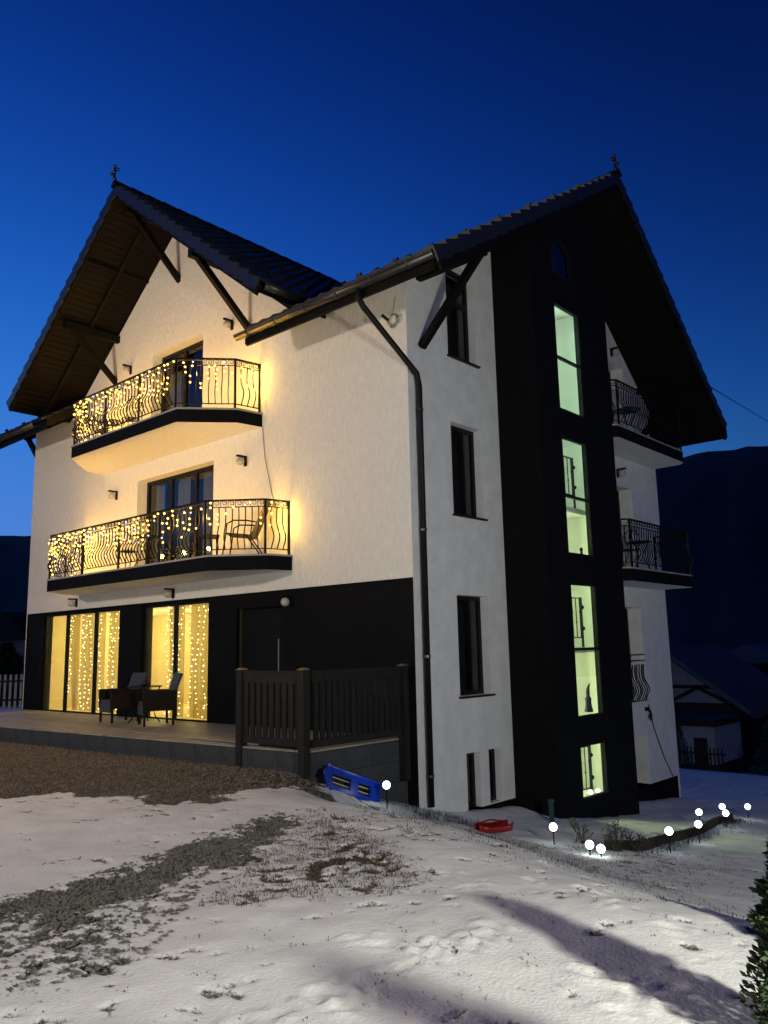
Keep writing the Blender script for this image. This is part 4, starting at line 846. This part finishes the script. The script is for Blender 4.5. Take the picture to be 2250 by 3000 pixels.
for k in range(13):
    u = -.26 + .52 * k / 12; hw = .14 * (1 - max(0, abs(u) - .17) / .2); hz = .12 + .03 * (abs(u) / .26) ** 3
    prof.append([(u, -hw, hz), (u, -hw - .02, hz - .015), (u, -hw * .75, .03), (u, 0, .015), (u, hw * .75, .03), (u, hw + .02, hz - .015), (u, hw, hz), (u, hw * .7, .05), (u, 0, .035), (u, -hw * .7, .05)])
for r_ in prof: b.v += r_
for k in range(12):
    for j in range(10): b.f.append((k * 10 + j, k * 10 + (j + 1) % 10, (k + 1) * 10 + (j + 1) % 10, (k + 1) * 10 + j)); b.m.append(0)
b.f += [tuple(range(10))[::-1], tuple(range(120, 130))]; b.m += [0, 0]; b.build('tub', M['red'], t, True); MB().tube([(-.2, .10, .13), (0, .12, .16), (.2, .10, .13)], .012, 6).build('handle', M['red'], t)
# ------------------------------------------------------------------ garden globe lights
gl_me = MB().ball((0, 0, 0), .054, 16, 10).mesh('globe', M['globe'], True); st_me = MB().tube([(0, 0, -.32), (0, 0, -.055)], .009, 6).lathe([(.02, -.07), (.025, -.06), (.02, -.05)], n=10).mesh('stake', M['iron'])
GL = [(.42, -1.2, -.32, 'lit globe garden light by the tail of the blue sled'), (2.15, .24, -.90, 'lit globe garden light standing between the red sled and the bare brush'), (2.80, .02, -1.0, 'lit globe garden light half sunk behind the snow ridge'), (2.93, .07, -1.04, 'lit globe garden light half sunk behind the snow ridge'),
      (3.23, 1.48, -1.03, 'lit globe garden light at the lit corner of the bed edging'), (3.01, 3.07, -1.23, 'lit globe garden light on the outer side of the bed edging'), (2.38, 4.72, -1.38, 'lit globe garden light on the house side of the bed edging'), (2.19, 6.33, -1.55, 'lit globe garden light of the close pair, farther from the lit stair window'), (2.66, 5.2, -1.44, 'lit globe garden light of the close pair, nearer the lit stair window'), (2.41, 7.06, -1.64, 'lit globe garden light farthest out on the blue snow')]
for x, y, z, lab in GL:
    t = thing('globe_light', (x, y, z), lab, 'garden light', 'round globe lights staked in the garden'); link('globe', gl_me, t); link('stake', st_me, t)
# bed edging planks along the path
pts = [(2.75, .55), (2.95, 1.3), (2.7, 2.6), (2.6, 3.9), (2.45, 5.2), (2.25, 6.6)]
t = thing('bed_edging', (2.6, 3.5, zi(2.6, 3.5)), 'low dark timber edging of the garden bed beside the path', 'edging'); EO = Vector(t.location)
for (x0, y0), (x1, y1) in zip(pts[:-1], pts[1:]):
    MB().beam(Vector((x0, y0, zi(x0, y0) + .04)) - EO, Vector((x1, y1, zi(x1, y1) + .04)) - EO, .06, .16).build('plank', M['ndark'], t)
t = tag(MB().beam((1.05, 2.05, zi(1.05, 2.05) - .1), (1.05, 2.05, zi(1.05, 2.05) + .32), .06, .06).beam((1.05, 2.05, zi(1.05, 2.05) + .32), (1.05, 2.05, zi(1.05, 2.05) + .35), .08, .08).build('garden_post', M['teal']), 'short teal garden post by the foot of the black tower', 'post')
# ------------------------------------------------------------------ vegetation
def thuja(x, y, h, r, lab, seed, grp='young thujas in a row'):
    rr = random.Random(seed); z0 = zi(x, y); t = thing('thuja', (x, y, z0 - .02), lab, 'conifer', grp); MB().tube([(0, 0, 0), (0, 0, h * .8)], [.025, .006], 6).build('trunk', M['bark'], t); b = MB(); n = int(13000 * h * r / .2)
    for k in range(n):
        u = rr.random() ** .8; zz = h * (.03 + .95 * u); R = r * (1 - u ** 2.4) * (1 + .22 * math.sin(zz * 31 + 2.3 * math.sin(zz * 11))) + .015; a = rr.uniform(0, 6.283); q = R * (rr.random() ** .35) * (1 + .12 * math.sin(a * 5 + zz * 17))
        p = Vector((q * math.cos(a), q * math.sin(a), zz)); d = Vector((math.cos(a + rr.uniform(-.8, .8)), math.sin(a + rr.uniform(-.8, .8)), rr.uniform(-.1, 1.1))).normalized(); L = rr.uniform(.018, .045) * (1.3 if rr.random() < .1 else 1)
        s = d.cross(Vector((rr.uniform(-1, 1), rr.uniform(-1, 1), rr.uniform(-1, 1)))).normalized() * L * .24
        b.poly([p, p + d * L * .5 + s, p + d * L, p + d * L * .5 - s])
    b.build('foliage', M['thuja'], t)
thuja(7.05, -6.05, .92, .165, 'young thuja standing nearest the slope edge in the snow', 1); thuja(8.1, -7.05, 1.38, .2, 'taller young thuja at the near end of the row', 2); thuja(6.95, -5.0, .6, .13, 'second young thuja of the row', 3); thuja(7.15, -4.55, .55, .12, 'third young thuja of the row', 4)
def tufts(name, P, n, m, lab, hmin, hmax, blades, seed, mask=None, spread=.05):
    rr = random.Random(seed); b = MB(); xs_ = [p[0] for p in P]; ys_ = [p[1] for p in P]; cnt = 0; tries = 0
    pa = np.array([[rr.uniform(min(xs_), max(xs_)), rr.uniform(min(ys_), max(ys_))] for _ in range(n * 8)]); ok = inpoly(pa[:, 0], pa[:, 1], P)
    for (x, y) in pa[ok]:
        if cnt >= n: break
        if mask is not None and rr.random() > bi(mask, x, y) + .05: continue
        cnt += 1; z = zi(x, y) - .01
        for k in range(rr.randint(*blades)):
            a = rr.uniform(0, 6.283); h = rr.uniform(hmin, hmax); l = rr.uniform(.2, 1.1) * h; bx, by = x + rr.gauss(0, spread), y + rr.gauss(0, spread); w = rr.uniform(.002, .004)
            ca, sa = math.cos(a), math.sin(a); p0 = (bx - sa * w, by + ca * w, z); p1 = (bx + sa * w, by - ca * w, z); m0 = (bx + ca * l * .4 - sa * w * .8, by + sa * l * .4 + ca * w * .8, z + h * .65); m1 = (bx + ca * l * .4 + sa * w * .8, by + sa * l * .4 - ca * w * .8, z + h * .65); tp = (bx + ca * l, by + sa * l, z + h * .8)
            i = len(b.v); b.v += [p0, p1, m1, m0, tp]; b.f += [(i, i + 1, i + 2, i + 3), (i + 3, i + 2, i + 4)]; b.m += [0, 0]
    return tag(b.build(name, m), lab, 'grass', kind='stuff')
tufts('dry_grass', BROWN, 700, M['grass'], 'brown dry grass poking through the snow on the bank', .012, .045, (6, 14), 11, bB)
tufts('dry_grass', BANK, 700, M['grassd'], 'dark withered grass on the snowy slope below the house', .012, .045, (4, 9), 12, np.clip(bK + .15, 0, 1))
tufts('dry_grass', [(3.4, -7.6), (4.6, -5.2), (6.2, -4.2), (6.6, -5), (5.5, -7.2), (4.2, -8.4)], 130, M['grassd'], 'scattered withered grass blades in the smooth snow', .01, .03, (3, 7), 13, None, .03)
tufts('dry_grass', [(4, -4.4), (6.5, -4.6), (6.8, -1), (4.5, 2.5), (3.8, 1.5), (4.6, -1.5)], 260, M['grassd'], 'sparse withered grass on the far snow slope', .012, .04, (3, 7), 14, None, .04)
tufts('dry_grass', [(-.2, -1.2), (1.0, -.2), (1.0, .3), (.15, .5), (.1, -.2)], 60, M['grassd'], 'weeds at the foot of the house corner', .05, .16, (4, 8), 15, None, .05)
tufts('dry_grass', [(2.55, .4), (3.2, 1.0), (2.9, 3.4), (2.7, 6.5), (2.2, 6.8), (2.35, 4)], 190, M['grassd'], 'withered plants along the bed edging', .03, .14, (5, 10), 16, None, .05)
def brush(x, y, h, n, lab, seed):
    rr = random.Random(seed); b = MB(); z = zi(x, y) - .02; t = thing('bare_brush', (x, y, z), lab, 'shrub', 'bare brush by the path')
    for k in range(n):
        a = rr.uniform(0, 6.283); l = rr.uniform(.04, .2); hh = h * rr.uniform(.45, 1); p = [(rr.gauss(0, .05), rr.gauss(0, .05), 0), (l * .5 * math.cos(a), l * .5 * math.sin(a), hh * .55), (l * math.cos(a), l * math.sin(a), hh)]; b.tube(p, [.006, .004, .002], 4)
        for q in range(5):
            tt = rr.uniform(.3, 1); c = Vector(p[1]).lerp(Vector(p[2]), tt); d = Vector((rr.uniform(-1, 1), rr.uniform(-1, 1), rr.uniform(0, 1))) * .04; b.poly([c, c + d + Vector((.012, 0, 0)), c + d * 1.6, c + d - Vector((.012, 0, 0))])
    b.build('twigs', M['grassd'], t)
brush(2.85, .62, .42, 26, 'tall bare brush beside the lit patch of snow', 1); brush(2.3, .75, .36, 14, 'thin bare brush between the globe lights', 2); brush(3.0, .9, .28, 16, 'low bare brush beside the lit patch of snow', 3)
# gravel as real stones
def stones(name, P, n, lab, seed, mask, rmin, rmax, gm='gravel'):
    rr = np.random.RandomState(seed); xs_ = [p[0] for p in P]; ys_ = [p[1] for p in P]; pa = np.stack([rr.uniform(min(xs_), max(xs_), n * 3), rr.uniform(min(ys_), max(ys_), n * 3)], 1)
    ok = inpoly(pa[:, 0], pa[:, 1], P); pa = pa[ok][:n]; b = MB()
    base = np.array([(1, 0, 0), (-1, 0, 0), (0, 1, 0), (0, -1, 0), (0, 0, .7), (0, 0, -.7)], float); F = [(0, 2, 4), (2, 1, 4), (1, 3, 4), (3, 0, 4)]
    for x, y in pa:
        if rr.rand() > bi(mask, x, y): continue
        r = rr.uniform(rmin, rmax); z = zi(x, y); a = rr.uniform(0, 6.28); ca, sa = math.cos(a), math.sin(a); s = rr.uniform(.6, 1.3, 3); i = len(b.v)
        for vx, vy, vz in base * s * r: b.v.append((x + vx * ca - vy * sa, y + vx * sa + vy * ca, z + vz + r * .2))
        b.f += [tuple(i + k for k in f) for f in F]; b.m += [0] * 4
    return tag(b.build(name, M[gm]), lab, 'gravel', kind='stuff')
stones('gravel', [(-9, -2.4), (.3, -2.0), (.4, -3), (.4, -4.6), (-2.4, -5.6), (-9, -5.2)], 15000, 'brown gravel drive in front of the terrace', 1, bG, .012, .034)
stones('gravel', STRIP, 6500, 'grey gravel strip crossing the snowy yard', 2, bS, .008, .024, 'gravel_dark'); stones('gravel', MOTTLE, 3000, 'scattered gravel showing through thin snow', 3, bM, .008, .024, 'gravel_dark')
# ------------------------------------------------------------------ neighbours
NY = 30; t = thing('neighbour_house', (-9, NY, -4.4), 'dim neighbouring house with a snowy roof and timbered gable', 'house'); NO = Vector(t.location)
def nb(mb, name, m, p=None): mb.v = [tuple(Vector(v) - NO) for v in mb.v]; return mb.build(name, m, p or t)
nb(MB().box((-12, NY, -4.4), (-5.4, NY + 7, -1.35)), 'wall', M['ndark']); nb(MB().extr([(-12, NY + .02, -1.35), (-5.2, NY + .02, -1.35), (-8.6, NY + .02, 1.0)], (0, 6.9, 0)), 'gable', M['nwall'])
for p, q in (((-8.6, -1.3), (-8.6, .6)), ((-8.6, -1.3), (-7.2, -.6)), ((-5.9, -1.3), (-7.3, -.6)), ((-11, -.6), (-6.2, -.6))): nb(MB().beam((p[0], NY - .03, p[1]), (q[0], NY - .03, q[1]), .16, .1, (0, 1, 0)), 'timber', M['ndark'])
for s in (-1, 1): nb(MB().extr([(-8.6, NY - .8, 1.3), (-8.6 + s * 4.1, NY - .8, -1.7), (-8.6 + s * 4.1, NY - .8, -1.95), (-8.6, NY - .8, 1.05)][::-s], (0, 8.4, 0)), 'roof', M['nroof'])
w = nb(MB().box((-7.6, NY - .03, -3.4), (-6.6, NY + .05, -2.2)), 'window', M['frame'])
t = thing('neighbour_garage', (-4, 23, -3.2), 'small white outbuilding behind the snowy yard with a dark door', 'building'); NO = Vector(t.location)
nb(MB().box((-7.5, 23, -3.2), (-4.05, 26, -1.75)), 'wall', M['nwall']); nb(MB().box((-7.7, 22.8, -1.745), (-3.9, 26.2, -1.5)), 'roof', M['ndark']); nb(MB().box((-4.85, 22.96, -3.2), (-4.35, 23.02, -2.2)), 'door', M['ndark'])
t = thing('neighbour_house', (0, 48, -4.5), 'far dim house roof with snow beyond the neighbouring house', 'house'); NO = Vector(t.location); nb(MB().box((-14, 50, -4.5), (-8.5, 56, 0)), 'wall', M['ndark']); nb(MB().extr([(-14.5, 49.5, 0), (-8, 49.5, 0), (-11.2, 49.5, 1.3)], (0, 7, 0)), 'roof', M['nroof'])
def conifer(x, y, z, h, r, lab, seed, mt='thuja'):
    rr = random.Random(seed); t = thing('pine_tree', (x, y, z), lab, 'conifer'); MB().tube([(0, 0, 0), (0, 0, h * .9)], [r * .1, .02], 6).build('trunk', M['bark'], t); b = MB()
    for k in range(2600):
        u = rr.random(); zz = h * (.06 + .92 * u); tier = .75 + .25 * ((u * 9) % 1); R = r * (1 - u) * tier + .03; a = rr.uniform(0, 6.283); q = R * rr.random() ** .5; p = Vector((q * math.cos(a), q * math.sin(a), zz)); L = r * rr.uniform(.08, .2); d = Vector((math.cos(a), math.sin(a), rr.uniform(-.5, .3))); s = Vector((-math.sin(a), math.cos(a), rr.uniform(-.5, .5))) * L * .3; b.poly([p - s, p + d * L, p + s])
    b.build('crown', M[mt], t)
conifer(-3.1, 17.2, -2.55, 1.55, .5, 'small dark conifer standing before the white outbuilding', 1)
for k, (x, y, h, r, lab) in enumerate([(-.6, 19.5, 2.6, 1.3, 'broad dark conifer at the end of the snowy yard'), (.9, 18.5, 3.2, 1.5, 'tall dark conifer at the end of the snowy yard'), (-2.6, 32, 7.5, 2.6, 'very tall dark conifer beside the neighbouring house'), (1.5, 30, 9, 3, 'huge dark conifer behind the yard conifers')]): conifer(x, y, -3.2, h, r, lab, 5 + k)
def pickets(o, d, n, sp, h, m, lab, w=.05):
    t = thing('picket_fence', o, lab, 'fence'); d = Vector(d).normalized(); L = n * sp
    for k in range(n): p = d * (k * sp); MB().beam(p, p + Vector((0, 0, h)), .02, w, d).build('picket', m, t)
    for z in (h * .25, h * .8): MB().beam(Vector((0, 0, z)) - d * .1, d * L + Vector((0, 0, z)), .03, .06).build('rail', M['ndark'], t)
pickets((-3.6, 18.5, -3.0), (1, 0, 0), 12, .13, 1.0, M['ndark'], 'low dark picket fence before the white outbuilding')
pickets((-19.5, .4, -.12), (.41, .91, 0), 22, .16, 1.08, M['picket'], 'grey white picket fence left of the house beyond the terrace', .075)
hb_ = tag(MB().beam((-22, -1, .3), (-19.8, 4.6, .3), .2, 1.0).build('garden_wall', M['ndark']), 'low dark wall behind the grey white picket fence', 'wall')
t = thing('neighbour_house', (-60, 20, -2), 'brownish neighbouring house behind the picket fence', 'house'); NO = Vector(t.location)
nb(MB().box((-68, 21, -2), (-58.8, 27, 2.9)), 'wall', M['pink']); nb(MB().extr([(-69, 20.5, 2.9), (-58.2, 20.5, 2.9), (-63.5, 20.5, 5.4)], (0, 7, 0)), 'roof', M['ndark']); nb(MB().box((-61, 20.95, .3), (-59.9, 21.02, 1.6)), 'window', M['frame'])
for k, (x, y, h, r) in enumerate([(-40, 11, 3.0, 2.2), (-36, 9.4, 2.2, 1.7)]): conifer(x, y, -.6, h, r, ['rounded dark shrub behind the picket fence', 'low dark shrub behind the picket fence'][k], 20 + k)
# ------------------------------------------------------------------ street lamps whose light falls on the house and the snow
def street_lamp(x, y, h, w, c, lab, aim, sz):
    t = thing('street_lamp', (x, y, zi(x, y) - .05), lab, 'street lamp', 'street lamps round the yard'); MB().tube([(0, 0, 0), (0, 0, .6), (0, 0, h + .1)], [.07, .05, .04], 10).build('pole', M['gutter'], t)
    d = Vector((aim[0] - x, aim[1] - y, 0)).normalized(); MB().beam((0, 0, h + .08), tuple(d * .7 + Vector((0, 0, h + .16))), .05, .05).build('arm', M['gutter'], t); p = d * .75 + Vector((0, 0, h + .14))
    MB().lathe([(.001, .06), (.13, .04), (.15, 0), (.14, -.01), (.001, -.01)], tuple(p), 14).build('lamp_head', M['gutter'], t); MB().lathe([(.001, -.03), (.10, -.022), (.12, -.012)], tuple(p), 14).build('lens', emis('lamp_lens', c, 12), t)
    plight('street_light', (x + p.x, y + p.y, zi(x, y) + p.z - .12), w, c, sz)
street_lamp(11.5, -7.75, 2.45, 2600, (1, .98, .82), 'garden street lamp with cool white light off beside the yard', (6, -5), .14)
street_lamp(-5.5, -15.5, 5.2, 2900, (1, .83, .63), 'street lamp with warm light across the drive', (-6, 0), .35)
